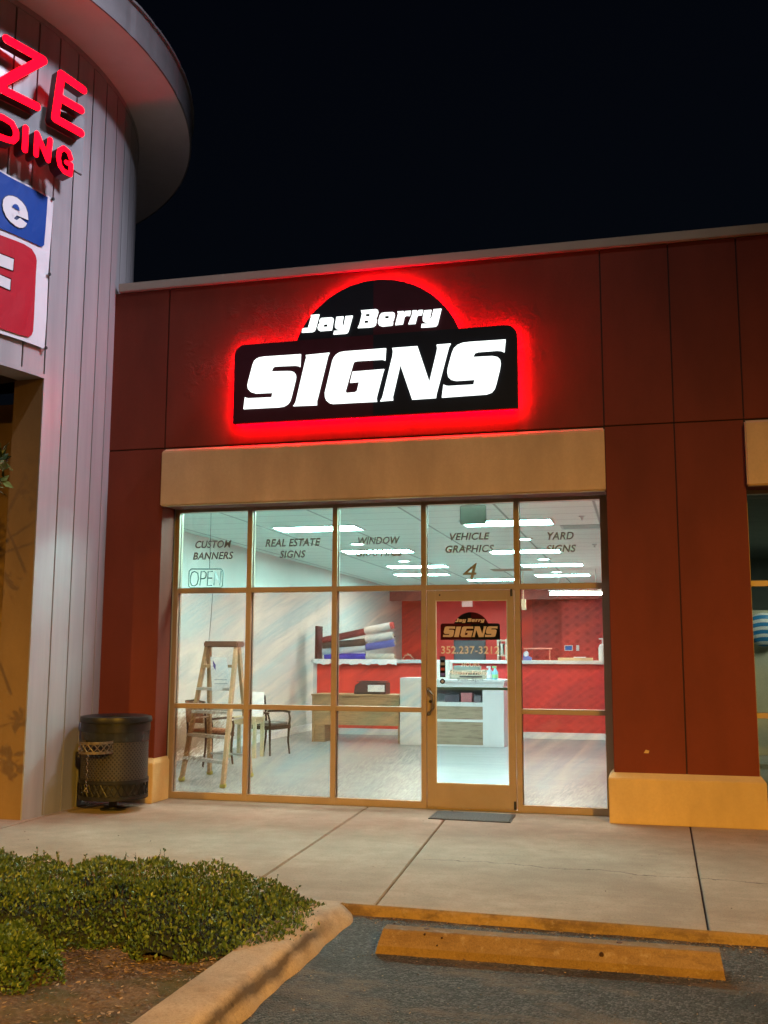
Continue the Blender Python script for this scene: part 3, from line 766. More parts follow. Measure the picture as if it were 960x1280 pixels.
# red halo strip on the cabinet's back, shining on the wall
ring_o = [(ccx+(x-ccx)*.985, 4.78+(z-4.78)*.97) for x, z in out]; ring_i = [(ccx+(x-ccx)*.955, 4.78+(z-4.78)*.90) for x, z in out]
n = len(ring_o); hb = MB(); hb.add([(x, -.432, z) for x, z in ring_o]+[(x, -.432, z) for x, z in ring_i], [(i, (i+1) % n, n+(i+1) % n, n+i) for i in range(n)])
hb.build('halo_light_strip', emit('red_halo_light', (1, .0, .016), 230), SG)
hs_ = MB(); o2_ = [(ccx+(x-ccx)*.996, 4.78+(z-4.78)*.992) for x, z in out]; n2 = len(o2_)
hs_.add([(x, -.4335, z) for x, z in o2_]+[(x, -.412, z) for x, z in o2_], [(i, (i+1) % n2, n2+(i+1) % n2, n2+i) for i in range(n2)])
hs_.build('halo_edge_light', emit('red_edge_light', (1, .0, .02), 120), SG)
mt_ = MB()
for x in (1.2, 2.5, 3.7):
    for z in (4.4, 4.8): mt_.tube([(x, -.435, z), (x, FY+.01, z)], .012, 8)
mt_.each('stand_off', m_alu, SG)

# logo repeated as vinyl on the door glass
bx = pbox(550.7, 779.3, 624.9, 799.8, .015)
def tomap(p): return (bx[0]+(p[0]-CX0)/(CX1-CX0)*(bx[2]-bx[0]), bx[1]+(p[1]-CZ0)/(CZ1-CZ0)*(bx[3]-bx[1]))
m_vb = M('black_vinyl', (.006, .006, .007), .8, 0, .1, 4, 0, 60, .05); m_vm = M('maroon_vinyl', (.04, .005, .006), .8, 0, .1, 4, 0, 60, .05); m_vt = M('tan_vinyl', (.50, .38, .29), .6)
for (lf, bl, mt) in ((True, False, m_vb), (False, False, m_vm), (True, True, m_vm), (False, True, m_vb)):
    pp = [tomap(p) for p in clipz(clipx(out, ccx, lf), zsp, bl)]
    MB().xz(pp, .017, .019).build('logo_sticker', mt, DO)
lg = MB()
for gpoly in BIG+SM: lg.xz([tomap(p) for p in gpoly], .0145, .0165)
lg.build('logo_letters', m_vt, DO)
m_vw = M('white_vinyl', (.75, .72, .66), .6)
for txt, px, mt, sh_, of in (('352.237-3212', (551.5, 807.7, 623.9, 817.3), m_vw, 0, .012), ('HOURS', (577, 828.5, 599.4, 833.3), m_vw, .1, 0),
        ('Monday-Friday', (560.5, 838.5, 610, 844.5), m_vw, .1, 0), ('9am-5pm', (571, 847, 603.8, 853.2), m_let, .0, 0)):
    o = fit_text('lettering', txt, pbox(*px, .0145), .0145, mt, DO, sh_, of); o['label'] = 'vinyl text %s on the door glass' % txt
b_ = pbox(550, 820.4, 556.7, 846.5, .016)
MB().box(b_[0], .014, b_[1], b_[2], .0185, b_[3]).build('card_sticker', m_vb, DO)
st_ = MB(); m_cols = [(.1, .1, .35), (.35, .06, .05), (.25, .25, .25), (.05, .1, .3)]
for k, c_ in enumerate(m_cols):
    z = b_[1]+(b_[3]-b_[1])*(.13+.25*k); MB().box(b_[0]+.008, .0125, z-.012, b_[2]-.008, .0138, z+.016).build('card_mark', M('card_mark_%s' % 'abcd'[k], c_, .5), DO)
q = at(553.1, 851.7, y=.016); MB().tube([(q.x, .0185, q.z), (q.x, .014, q.z)], .027, 20).build('round_sticker', m_vb, DO)
MB().tube([(q.x, .0138, q.z), (q.x, .013, q.z)], .013, 16).build('round_sticker_mark', M('sticker_grey', (.3, .32, .33), .5), DO)

# ---- neighbour unit at the right
XN = [6.19, 7.1, 8.1, 9.1, 10.1, 11.0]
S2 = storefront(XN, None, ZTOP, name='storefront_frame'); S2['label'] = 'bronze storefront frame of the dark unit at the right edge'
for i in range(5):
    for z0, z1 in ((.07, .987), (1.035, 2.275), (2.327, ZTOP+.002)): pane(XN[i]+.026, XN[i+1]-.026, z0, z1, m_gtint, parent=S2)
m_dk = M('dim_grey_wall', (.23, .26, .24), .7)
rm = MB(); rm.box(6.05, 9, 0, 11.2, 9.1, 3.6); rm.build('back_wall', m_dk, B)
MB().box(6.02, .2, 0, 6.05, 9, 3.6).build('party_wall', m_dk, B); MB().box(11.2, .2, 0, 11.25, 9, 3.6).build('party_wall', m_dk, B)
MB().box(6.05, .12, 3.35, 11.2, 9, 3.4).build('ceiling', m_dk, B)
# partition with lit panel and globe
MB().box(6.8, 7.0, .0, 9.5, 7.1, 2.32).build('partition_wall', M('cream_partition', (.6, .56, .42), .6), B)

# ---------------------------------------------------------------- SHOP INTERIOR (parts of the building)
XL, XR, YB, ZC = -1.63, 4.93, 18.4, 3.45
f_ = MB().box(XL, .0, -.12, XR, YB, -.002).build('floor', m_floor); struct(f_)
f2 = MB().box(6.05, .0, -.12, 11.2, 9, -.002).build('floor', m_floor); struct(f2)
MB().box(XL-.1, .115, 0, XL, YB, ZC).build('side_wall', m_whitewall, B)
MB().box(XL-.1, .0, 0, -.03, .1, ZC+.05).build('front_wall', m_whitewall, B)
MB().box(-.03, -.01, 3.275, XR+.1, .1, ZC+.05).build('front_wall', m_whitewall, B)
MB().box(XR, .12, 0, XR+.08, YB, ZC).build('side_wall', m_damask, B)
MB().box(XL-.1, .11, ZC, XR+.1, YB+.1, ZC+.05).build('ceiling', m_ceil, B)
MB().box(XL-.1, YB, 0, XR+.1, YB+.1, ZC).build('back_wall', m_redwall, B)
MB().box(at(703, 800, y=17.3).x, 17.3, 0, XR, YB-.01, ZC-.002).build('inner_wall', m_damask, B)
MB().box(2.2, 18.2, 0, at(703, 800, y=17.3).x-.002, 18.3, ZC-.001).build('inner_wall', m_damask, B)
MB().box(XL+.002, 16.9, 3.06, XR-.002, 17.1, ZC-.003).build('bulkhead', M('maroon_bulkhead', (.40, .13, .12), .6), B)
sk = MB(); sk.box(XL, .12, 0, XL+.02, YB, .14); sk.build('skirting', m_trimw, B)

# ceiling lights -------------------------------------------------------------
m_diff = emit('troffer_light', (1, 1, .97), 72)
def troffer(cx, cy, label, L=1.3, Wd=.62):
    t = thing('ceiling_light', label, 'ceiling light', (cx, cy, ZC), 'fluorescent ceiling lights')
    fr = MB()
    fr.box(cx-L/2, cy-Wd/2, ZC-.02, cx+L/2, cy-Wd/2+.03, ZC-.001); fr.box(cx-L/2, cy+Wd/2-.03, ZC-.02, cx+L/2, cy+Wd/2, ZC-.001)
    fr.box(cx-L/2, cy-Wd/2+.03, ZC-.02, cx-L/2+.03, cy+Wd/2-.03, ZC-.001); fr.box(cx+L/2-.03, cy-Wd/2+.03, ZC-.02, cx+L/2, cy+Wd/2-.03, ZC-.001)
    fr.build('frame', m_trimw, t)
    MB().box(cx-L/2+.03, cy-Wd/2+.03, ZC-.014, cx+L/2-.03, cy+Wd/2-.03, ZC-.004).build('diffuser', m_diff, t)
    return t
spots = [(398, 660, 'long ceiling light behind the words REAL ESTATE'), (472, 688.5, 'ceiling light behind the word GRAPHICS in the window pane'),
         (522, 707.5, 'ceiling light deeper in the shop behind the middle mullion'), (634, 652.5, 'large ceiling light above the door behind the word VEHICLE'),
         (656, 688.5, 'ceiling light just right of the door, behind SIGNS'), (690, 705.5, 'narrow ceiling light below the words YARD SIGNS'), (703, 718.5, 'farthest ceiling light in the right transom pane')]
tp = None
for u, v, lab in spots:
    q = at(u, v, z=ZC)
    if tp is None: tp = troffer(q.x, q.y, lab); q0 = Vector((q.x, q.y, 0))
    else: dup(tp, (q.x-q0.x, q.y-q0.y, 0), lab)
for x, y, lab in ((.7, .85, 'ceiling light close to the storefront above the left panes'), (3.1, .85, 'ceiling light close to the storefront above the door'), (.2, 12.6, 'added deep ceiling light over the left end of the counter'),
                  (1.6, 14.6, 'added rearmost ceiling light near the bulkhead'), (2.0, .75, 'added ceiling light close to the storefront above the middle panes'), (4.1, .75, 'added ceiling light close to the storefront above the rightmost pane')):
    dup(tp, (x-q0.x, y-q0.y, 0), lab)  # rear pair and last pair are added to brighten shop depth and sidewalk
m_dl = emit('downlight_light', (1, .98, .9), 30)
dp = None
for u, v, lab in ((447, 680, 'small round ceiling light under the word WINDOW'), (505, 701.5, 'small round ceiling light beside the deep ceiling light'), (545, 717, 'small round ceiling light left of the number on the glass'),
                  (655, 674, 'small round ceiling light left of the word YARD'), (679.5, 699, 'small round ceiling light under the letters SIGNS on the right'), (696, 715, 'small round ceiling light between the two narrow lights')):
    q = at(u, v, z=ZC-.01)
    if dp is None:
        dp = thing('downlight', lab, 'downlight', (q.x, q.y, ZC), 'round recessed ceiling lights'); d0 = q
        MB().lathe([(.11, -.001), (.11, -.018), (.145, -.018), (.145, -.001)], (q.x, q.y, ZC), 24).build('trim_ring', m_trimw, dp)
        MB().disc((q.x, q.y, ZC-.012), .11).build('lens', m_dl, dp)
    else: dup(dp, (q.x-d0.x, q.y-d0.y, 0), lab)
for u, v, w_, d_, col_, lab in ((728, 658, .62, .42, (.45, .47, .45), 'grey ceiling vent above the word YARD'), (640, 712, .9, .5, (.42, .33, .26), 'brown ceiling vent low in the pane beside the unit number')):
    q = at(u, v, z=ZC); t = thing('ceiling_vent', lab, 'vent', (q.x, q.y, ZC), 'ceiling vents')
    mv = M('vent_%d' % u, col_, .5); MB().box(q.x-w_/2, q.y-d_/2, ZC-.012, q.x+w_/2, q.y+d_/2, ZC-.001).build('plate', mv, t)
    MB_ = MB()
    for k in range(6): MB_.box(q.x-w_/2+.04, q.y-d_/2+.04+k*(d_-.08)/6, ZC-.02, q.x+w_/2-.04, q.y-d_/2+.065+k*(d_-.08)/6, ZC-.0125)
    MB_.each('slat', mv, t)
# suspended tube light seen through the right pane
q = at(722, 742, y=12.0)
t = thing('tube_light', 'bright tube light hanging low in front of the red back wall', 'tube light', (q.x, q.y, q.z))
MB().box(q.x-.62, q.y-.06, q.z+.03, q.x+.62, q.y+.06, q.z+.08).build('housing', m_trimw, t)
MB().tube([(q.x-.6, q.y, q.z), (q.x+.6, q.y, q.z)], .03, 10).build('tube', m_diff, t)
MB().tube([(q.x-.4, q.y, q.z+.08), (q.x-.4, q.y, ZC)], .008, 6).tube([(q.x+.4, q.y, q.z+.08), (q.x+.4, q.y, ZC)], .008, 6).each('hanger', m_alu, t)
# ceiling bits
for u, v in ((727, 645), (743, 680)):
    q = at(u, v, z=ZC); t = tag(MB().lathe([(.001, 0), (.04, 0), (.04, -.012), (.014, -.02), (.012, -.05), (.03, -.055), (.001, -.06)], (q.x, q.y, ZC), 14).build('sprinkler_head', m_alu, origin=(q.x, q.y, ZC)),
        'sprinkler head above the word YARD' if v < 660 else 'sprinkler head right of the word YARD', 'sprinkler', 'ceiling sprinkler heads')
q = at(591, 643.5, y=.35); a = at(575, 632, y=.35); b = at(608, 655, y=.35)
sg = thing('hanging_notice', 'grey blank panel hung high inside the glass over the door', 'panel', (q.x, .35, q.z))
MB().box(a.x, .34, b.z, b.x, .36, a.z).build('panel', M('grey_acrylic', (.40, .44, .42), .3), sg, bevel=.01)
MB().tube([(a.x+.05, .35, a.z-.01), (a.x+.05, .35, ZC)], .004, 6).tube([(b.x-.05, .35, a.z-.01), (b.x-.05, .35, ZC)], .004, 6).each('hanger', m_alu, sg)

# unlit neon OPEN sign ---------------------------------------------------------
on = thing('open_sign', 'unlit outline tube sign reading OPEN hung inside the first pane', 'neon sign', tuple(at(257, 735, y=.12)))
m_tube = M('unlit_neon_tube', (.28, .38, .38), .3)
def o2(px): return [at(220+a/6, 630+b/6, y=.12) for a, b in px]
nb = MB()
rr = [(115, 487), (338, 487), (352, 500), (355, 520), (350, 612), (335, 628), (112, 630), (98, 618), (95, 600), (100, 505), (115, 487)]
nb.tube(o2(rr), .007, 6)
nb.build('border_tube', m_tube, on, smooth=True)
for pts_ in ([(140, 505), (120, 515), (110, 545), (108, 580), (118, 608), (138, 615), (160, 600), (170, 560), (165, 520), (140, 505)],
             [(180, 612), (190, 505), (215, 505), (228, 520), (225, 548), (210, 560), (186, 560)], [(278, 505), (242, 507), (235, 611), (272, 610)], [(240, 556), (272, 555)],
             [(285, 610), (294, 503), (330, 608), (340, 500)]):
    MB().tube(o2(pts_), .0075, 6).build('letter_tube', m_tube, on, smooth=True)
q = at(262, 711, y=.12); 
MB().tube([q, (q.x, .12, ZC)], .003, 5).tube([at(266, 740, y=.12), at(264, 770, y=.14), at(261, 803, y=.16)], .003, 5).build('cord', m_black, on)

# ---------------------------------------------------------------- service counter
SCY = 9.2
sc0 = thing('service_counter', 'long red service counter with a white top across the shop', 'counter', (1.6, 9.5, 0))
MB().box(-1.25, SCY, .12, 2.0, SCY+.55, 1.40).build('front_panel', m_redwall, sc0)
MB().box(2.0, SCY+.001, .12, XR-.01, SCY+.55, 1.40).build('patterned_front_panel', m_damask2, sc0)
MB().box(-1.33, SCY-.03, 0, -1.25, SCY+.55, 1.41).build('end_panel', m_white, sc0)
MB().box(-1.25, SCY-.012, 0, XR-.01, SCY+.55, .119).build('base_board', m_trimw, sc0)
MB().box(-1.36, SCY-.08, 1.41, XR-.01, SCY+.62, 1.475).build('counter_top', m_white, sc0, bevel=.006)
def tall_item(u, vb, vt, wpx, y, name): ...
# stacked banner rolls
rolls = [  # px left x,y(axis) -> right x,y , radius px, colour
    ((404, 800.5), (456, 789.5), 4.4, (.28, .05, .05), 'dark red banner roll second from the top of the pile on the left'),
    ((456, 788), (491, 781.5), 4.2, (.8, .78, .75), 'white banner roll with red end on top of the pile'),
    ((404, 807), (458, 803), 4.6, (.10, .06, .05), 'dark brown banner roll in the middle of the pile'),
    ((457, 799), (491, 793.5), 4.2, (.8, .78, .74), 'white banner roll below the red ended one'),
    ((404, 815), (457, 810.5), 4.6, (.55, .62, .68), 'pale blue grey banner roll near the bottom left of the pile'),
    ((458, 809), (493, 803.5), 4.6, (.13, .13, .42), 'violet banner roll at the right of the pile'),
    ((406, 821), (457, 820), 3.8, (.07, .05, .45), 'deep blue banner roll lying on the counter at the left'),
    ((458, 820), (493, 816), 3.8, (.62, .58, .50), 'beige banner roll lying on the counter at the right'),
]
for i, (p0, p1, rp, col, lab) in enumerate(rolls):
    y = 9.45; a = at(*p0, y=y); b = at(*p1, y=y); r = rp/CF*20.4
    if i in (6, 7): a.z = b.z = 1.476+r
    t = thing('banner_roll', lab, 'banner roll', (a.x, y, min(a.z, b.z)-r), 'rolled banners piled on the counter')
    mc = M('roll_%d' % i, col, .5)
    MB().tube([a, a.lerp(b, .5), b], r, 16).build('rolled_sheet', mc, t, smooth=True)
    d = (b-a).normalized()
    endc = M('roll_core', (.5, .38, .25), .8) if i != 1 else M('red_end', (.6, .05, .04), .5)
    MB().tube([b-d*(.0 if i != 1 else .05), b+d*.02], r*(.45 if i != 1 else 1.03), 12).build('core', endc, t)
rk = thing('wire_rack', 'dark upright rack holding the piled banner rolls', 'rack', (-.4, 9.45, 1.476))
m_rk = M('rack_paint', (.10, .02, .02), .5)
a = at(404, 825, y=9.62); b = at(404, 783, y=9.62)
MB().box(a.x-.08, 9.3, 1.476, a.x-.03, 9.66, b.z).build('side_post', m_rk, rk)
MB().box(at(457, 800, y=9.62).x-.012, 9.6, 1.476, at(457, 800, y=9.62).x+.012, 9.64, at(457, 786, y=9.6).z).build('middle_post', m_alu, rk)
for v0, v1 in ((803.5, 795.5), (812, 804.5)):
    p = at(404, v0, y=9.62); q = at(494, v1, y=9.62); MB().bar(p, q, .02, .025).build('shelf_bar', m_rk, rk)
# paper sheet hanging over the counter edge
pp = MB(); vs = []; fs = []; n = 40
for i in range(n+1):
    x = at(392, 830, y=9.1).x+(at(496, 830, y=9.1).x-at(392, 830, y=9.1).x)*i/n
    j = .015*math.sin(i*.9)+.01*math.sin(i*2.3)
    vs += [(x, 9.55, 1.482), (x, 9.108, 1.483+.004*math.sin(i)), (x, 9.098, 1.455), (x, 9.09-abs(j)*.3, 1.385+j)]
for i in range(n):
    for k in range(3): fs.append((i*4+k, (i+1)*4+k, (i+1)*4+k+1, i*4+k+1))
tag(pp.add(vs, fs).build('paper_sheet', m_paper, smooth=True, origin=(-.3, 9.3, 1.48)), 'white paper sheet spread over the edge of the red counter under the rolls', 'paper')
cw = []
for k in range(30):
    a_ = k/29*PI; p = at(503+14*k/29, 824-6*math.sin(a_)*(1+.2*math.sin(k)), y=9.3); cw.append((p.x, 9.3, max(p.z, 1.482)))
tag(MB().tube(cw, .006, 6).build('looped_wire', M('wire_tan', (.6, .4, .3), .5), smooth=True, origin=(.6, 9.3, 1.476)), 'thin looped wire on the counter beside the paper sheet', 'wire')
# right end of counter
b0 = at(752.5, 827, y=9.45); bt = thing('pump_bottle', 'tall white pump bottle at the right end of the counter', 'bottle', (b0.x+.02, 9.45, 1.475))
MB().lathe([(.001, 0), (.075, 0), (.08, .01), (.08, .25), (.06, .30), (.025, .315), (.025, .33), (.001, .33)], (b0.x+.02, 9.45, 1.475), 20).build('bottle_body', m_white, bt, smooth=True)
MB().tube([(b0.x+.02, 9.45, 1.80), (b0.x+.02, 9.45, 1.90)], .012, 8).box(b0.x-.05, 9.44, 1.88, b0.x+.035, 9.46, 1.905).build('pump', m_white, bt)
a = at(698, 826, y=9.4); b = at(741, 826, y=9.4)
ty = thing('wooden_tray', 'long flat pale wooden tray on the counter near the pump bottle', 'tray', ((a.x+b.x)/2, 9.4, 1.475))
m_pw = M('pale_wood', (.7, .52, .3), .6)
MB().box(a.x, 9.3, 1.475, b.x, 9.5, 1.49).build('base', m_pw, ty); MB().box(a.x, 9.3, 1.49, b.x, 9.315, 1.53).box(a.x, 9.485, 1.49, b.x, 9.5, 1.53).box(a.x, 9.315, 1.49, a.x+.015, 9.485, 1.53).box(b.x-.015, 9.315, 1.49, b.x, 9.485, 1.53).build('rim', m_pw, ty)
tag(MB().box(a.x+.30, 9.28, 1.531, a.x+.52, 9.52, 1.546).build('folded_paper', m_paper, origin=(a.x+.4, 9.4, 1.531)), 'folded white paper laid on the wooden tray', 'paper')
a = at(654, 824, y=9.4)
vt = thing('tape_dispenser', 'small violet tape dispenser at the left of the counter by the door frame', 'tape dispenser', (a.x+.06, 9.4, 1.475))
m_vi = M('violet_plastic', (.18, .16, .42), .4)
MB().prism([(a.x, 9.36, 1.475), (a.x+.16, 9.36, 1.475), (a.x+.17, 9.36, 1.53), (a.x+.10, 9.36, 1.56), (a.x+.02, 9.36, 1.64), (a.x, 9.36, 1.6)], (0, .08, 0)).build('body', m_vi, vt, bevel=.005)
MB().tube([(a.x+.06, 9.35, 1.60), (a.x+.06, 9.45, 1.60)], .05, 16).build('tape_reel', M('tape_white', (.7, .7, .75), .4), vt)
# wall plates, rail
a = at(705.5, 806.5, y=17.3); b = at(716, 813.5, y=17.3)
th_ = thing('thermostat', 'blue lit thermostat panel on the patterned red wall', 'thermostat', ((a.x+b.x)/2, 17.28, b.z))
MB().box(a.x, 17.27, b.z, b.x, 17.299, a.z).build('case', m_white, th_, bevel=.004); MB().box(a.x+.02, 17.266, b.z+.02, b.x-.02, 17.2695, a.z-.02).build('screen', emit('blue_screen_light', (.10, .25, .8), .8), th_)
a = at(720.3, 806.5, y=17.3); b = at(724, 813.5, y=17.3)
tag(MB().box(a.x, 17.28, b.z, b.x, 17.299, a.z).box(a.x+.02, 17.272, b.z+.055, b.x-.02, 17.28, a.z-.055).build('light_switch', m_white, origin=(a.x, 17.29, b.z)), 'white switch plate right of the blue thermostat', 'light switch')
a = at(655, 811, y=12); b = at(690, 811, y=12)
rl = thing('display_rail', 'low pink display rail standing behind the counter at the right', 'rail', ((a.x+b.x)/2, 12, 0))
m_pk = M('pink_rail', (.62, .2, .15), .5); MB().tube([a, b], .018, 10).build('top_rail', m_pk, rl); 
for x in (a.x+.05, b.x-.05): MB().tube([(x, 12, 0), (x, 12, a.z)], .015, 8).each('post', m_pk, rl)
a = at(651.5, 749, y=12.2); b = at(656, 762, y=12.2)
tag(MB().box(a.x, 12.2, b.z, b.x+.02, 12.32, a.z).box(a.x+.01, 12.19, b.z+.02, b.x+.01, 12.2, b.z+.05).tube([(a.x+.04, 12.26, a.z), (a.x+.04, 12.26, ZC)], .01, 6).build('smoke_alarm_box', M('cream_plastic', (.7, .62, .42), .5), origin=(a.x, 12.26, ZC)), 'cream alarm box hung from the ceiling just right of the door frame', 'alarm')

# ---------------------------------------------------------------- reception desk
DY = 7.15
dk = thing('reception_desk', 'white reception desk with grey wood front panels facing the door', 'desk', (1.9, 7.5, 0))
x0 = .96; x1 = at(545, 900, y=DY).x; x2 = at(603.5, 900, y=DY).x; x3 = at(630, 900, y=DY).x
z = lambda v: at(575, v, y=DY).z
MB().box(x0, DY, 0, x1-.12, DY+.7, 1.17).build('left_pedestal', m_white, dk, bevel=.004)
MB().box(x2, DY, 0, x3, DY+.75, 1.10).build('right_pedestal', m_white, dk, bevel=.004)
MB().box(x1-.12, DY+.0, z(859), x2, DY+.7, 1.10).build('desk_fascia', m_white, dk)
MB().box(x1-.3, DY-.04, 1.102, x3+.02, DY+.8, 1.15).build('desk_top', m_white, dk, bevel=.005)
MB().box(x1-.12, DY+.01, z(883), x2, DY+.5, z(878)).build('shelf', m_white, dk)
MB().box(x1-.12, DY+.35, z(878), x2, DY+.5, z(859)).build('slot_back', M('slot_grey', (.2, .2, .22), .6), dk)
MB().box(x1-.12, DY+.015, z(899), x2, DY+.05, z(883)-.002).box(x1-.12, DY+.015, z(931), x2, DY+.05, z(902.5)).each('wood_panel', m_wood, dk)
MB().box(x1-.12, DY+.004, z(902.3), x2, DY+.05, z(899.3)).box(x1-.12, DY+.004, 0, x2, DY+.05, z(931.3)).each('panel_trim', m_white, dk)
# things in the slot and on the desk
def small(name, lab, cat, col, u0, v0, u1, v1, y, d=.15, bev=.004, zb=None):
    a = at(u0, v0, y=y); b = at(u1, v1, y=y); zb = b.z if zb is None else zb
    return tag(MB().box(a.x, y, zb, b.x, y+d, a.z).build(name, M(name+'_m_'+str(int(u0)), col, .5), origin=((a.x+b.x)/2, y+d/2, zb), bevel=bev), lab, cat)
zs = z(878)+.001
small('cash_box', 'dark flat box inside the open slot of the desk', 'box', (.08, .07, .09), 556, 868, 574, 877, DY+.08, .2, zb=zs)
small('card_stack', 'stack of pink and brown cards in the desk slot', 'cards', (.38, .14, .15), 576, 866, 590, 877, DY+.08, .18, zb=zs)
small('stapler', 'small grey tool at the right in the desk slot', 'stapler', (.14, .13, .15), 592, 870, 601, 877, DY+.08, .12, zb=zs)
zt = 1.151
pr_ = thing('desk_printer', 'cream desktop printer on the reception desk below the hours lettering', 'printer', (1.95, 7.7, zt))
a = at(562, 838, y=7.5); b = at(607, 838, y=7.5); m_cp = M('beige_plastic', (.55, .5, .4), .5)
MB().box(a.x, 7.5, zt, b.x, 7.88, zt+.16).build('body', m_cp, pr_, bevel=.015); MB().box(a.x+.06, 7.55, zt+.16, b.x-.12, 7.8, zt+.235).build('lid', M('grey_green_plastic', (.25, .32, .30), .5), pr_, bevel=.01)
MB().box(a.x+.18, 7.492, zt+.03, b.x-.06, 7.4995, zt+.055).box(a.x+.18, 7.492, zt+.085, b.x-.10, 7.4995, zt+.10).each('paper_slot', m_black, pr_)
small('file_tray', 'white file tray on the left of the reception desk', 'tray', (.75, .75, .72), 546, 826, 562, 845, 7.45, .3, zb=zt)
bt = None
for (u, lab, c1, c2) in ((612, 'clear spray bottle with pale blue liquid on the desk', (.5, .66, .8), (.8, .82, .85)), (619, 'blue and green cleaning bottle on the desk beside the spray bottle', (.25, .6, .75), (.35, .75, .35))):
    q = at(u, 845, y=7.35); t = thing('cleaning_bottle', lab, 'bottle', (q.x, 7.35, zt), 'cleaning bottles on the reception desk')
    MB().lathe([(.001, 0), (.05, 0), (.053, .01), (.053, .13), (.02, .18), (.018, .2), (.001, .2)], (q.x, 7.35, zt), 16).build('bottle_body', M('bottle_a%d' % u, c1, .3), t, smooth=True)
    MB().box(q.x-.05, 7.335, zt+.2, q.x+.02, 7.365, zt+.235).tube([(q.x, 7.35, zt+.17), (q.x, 7.35, zt+.21)], .014, 8).build('trigger', M('bottle_b%d' % u, c2, .4), t)
    MB().lathe([(.0545, .03), (.0545, .09)], (q.x, 7.35, zt), 16).build('label_band', M('bottle_c%d' % u, c2, .5), t)
# TV screen on the back wall, exit sign, lit doorway edge
a = at(567, 800, y=12.9); b = at(607, 829, y=12.9)
tv = thing('wall_screen', 'large dark switched off screen below the door logo', 'screen', ((a.x+b.x)/2, 12.95, b.z))
MB().box(a.x, 12.9, b.z, b.x, 12.96, a.z).build('bezel', m_black, tv, bevel=.006); MB().box(a.x+.03, 12.896, b.z+.03, b.x-.03, 12.899, a.z-.03).build('screen', M('dark_screen', (.06, .065, .075), .15), tv)
MB().box((a.x+b.x)/2-.04, 12.961, 0, (a.x+b.x)/2+.04, 13.02, b.z+.3).box((a.x+b.x)/2-.35, 12.85, 0, (a.x+b.x)/2+.35, 13.15, .03).build('stand', m_black, tv)
a = at(578, 750.5, y=16.9); b = at(591, 758.5, y=16.9)
tag(MB().box(a.x, 16.82, b.z, b.x, 16.899, a.z).box(a.x+.03, 16.81, b.z+.03, b.x-.03, 16.82, a.z-.03).build('exit_sign', M('exit_sign_face', (.8, .45, .42), .5), origin=((a.x+b.x)/2, 16.89, b.z)), 'pale pink sign box on the bulkhead above the door logo', 'sign')
a = at(607, 799, y=10.2); b = at(632, 845, y=10.2)
cbn = thing('storage_shelf', 'grey and cream shelf unit behind the desk at the right of the door glass', 'shelf', ((a.x+b.x)/2+.2, 10.4, 0))
xa = at(621, 800, y=10.2).x
MB().box(xa, 10.2, 0, xa+.04, 10.6, a.z).box(b.x, 10.2, 0, b.x+.04, 10.6, a.z).each('side_panel', m_cp, cbn)
for zz in (.3, .75, 1.2, 1.55, a.z-.04): MB().box(xa+.04, 10.2, zz, b.x, 10.6, zz+.03).build('shelf_board', m_cp, cbn)
for k, (zz, c_) in enumerate(((1.58, (.6, .6, .55)), (1.23, (.2, .2, .22)))):
    tag(MB().box(xa+.07, 10.25, zz+.002, b.x-.06, 10.5, zz+.2).box(xa+.06, 10.24, zz+.2, b.x-.05, 10.51, zz+.225).build('file_box', M('file_box_%d' % k, c_, .6), origin=(xa+.2, 10.4, zz+.002)), ['pale lidded file box on the upper shelf', 'dark lidded file box on the lower shelf'][k], 'box', 'file boxes on the shelf unit')

# wooden bench desk left + printer
BY = 7.36
bd = thing('wooden_desk', 'brown wood laminate desk standing before the red counter', 'desk', (.1, 7.6, 0))
xa = -.76; xb = .915
MB().box(xa, BY-.03, .83, xb, BY+.62, .86).build('desktop', m_wood2, bd, bevel=.004)
MB().box(xa+.02, BY, .31, xb-.02, BY+.03, .829).build('modesty_panel', m_wood2, bd)
MB().box(xa+.02, BY-.02, 0, xa+.05, BY+.6, .829).build('leg_panel', m_wood2, bd); MB().box(xa+.051, BY+.031, 0, xa+.25, BY+.6, .82).build('pedestal', m_wood2, bd); MB().box(xb-.05, BY+.031, 0, xb-.02, BY+.6, .829).build('leg_panel', m_wood2, bd)
a = at(442, 870, y=7.45); b = at(482, 853, y=7.45)
pt = thing('label_printer', 'dark brown printer with a white label on the wooden desk', 'printer', ((a.x+b.x)/2, 7.6, .86)); m_dp = M('dark_plastic', (.09, .045, .045), .4)
MB().xz([(a.x, .861), (b.x, .861), (b.x, 1.07), (a.x+.12, 1.085), (a.x+.02, 1.02)], 7.45, 7.8).build('body', m_dp, pt, bevel=.008)
MB().box(a.x+.27, 7.44, .91, b.x-.02, 7.449, 1.03).build('label_sheet', m_paper, pt); MB().box(a.x+.06, 7.442, .875, b.x-.1, 7.4495, .892).build('front_slot', m_black, pt)
MB().box(a.x+.05, 7.47, 1.088, b.x-.02, 7.75, 1.10).build('lid', m_dp, pt)

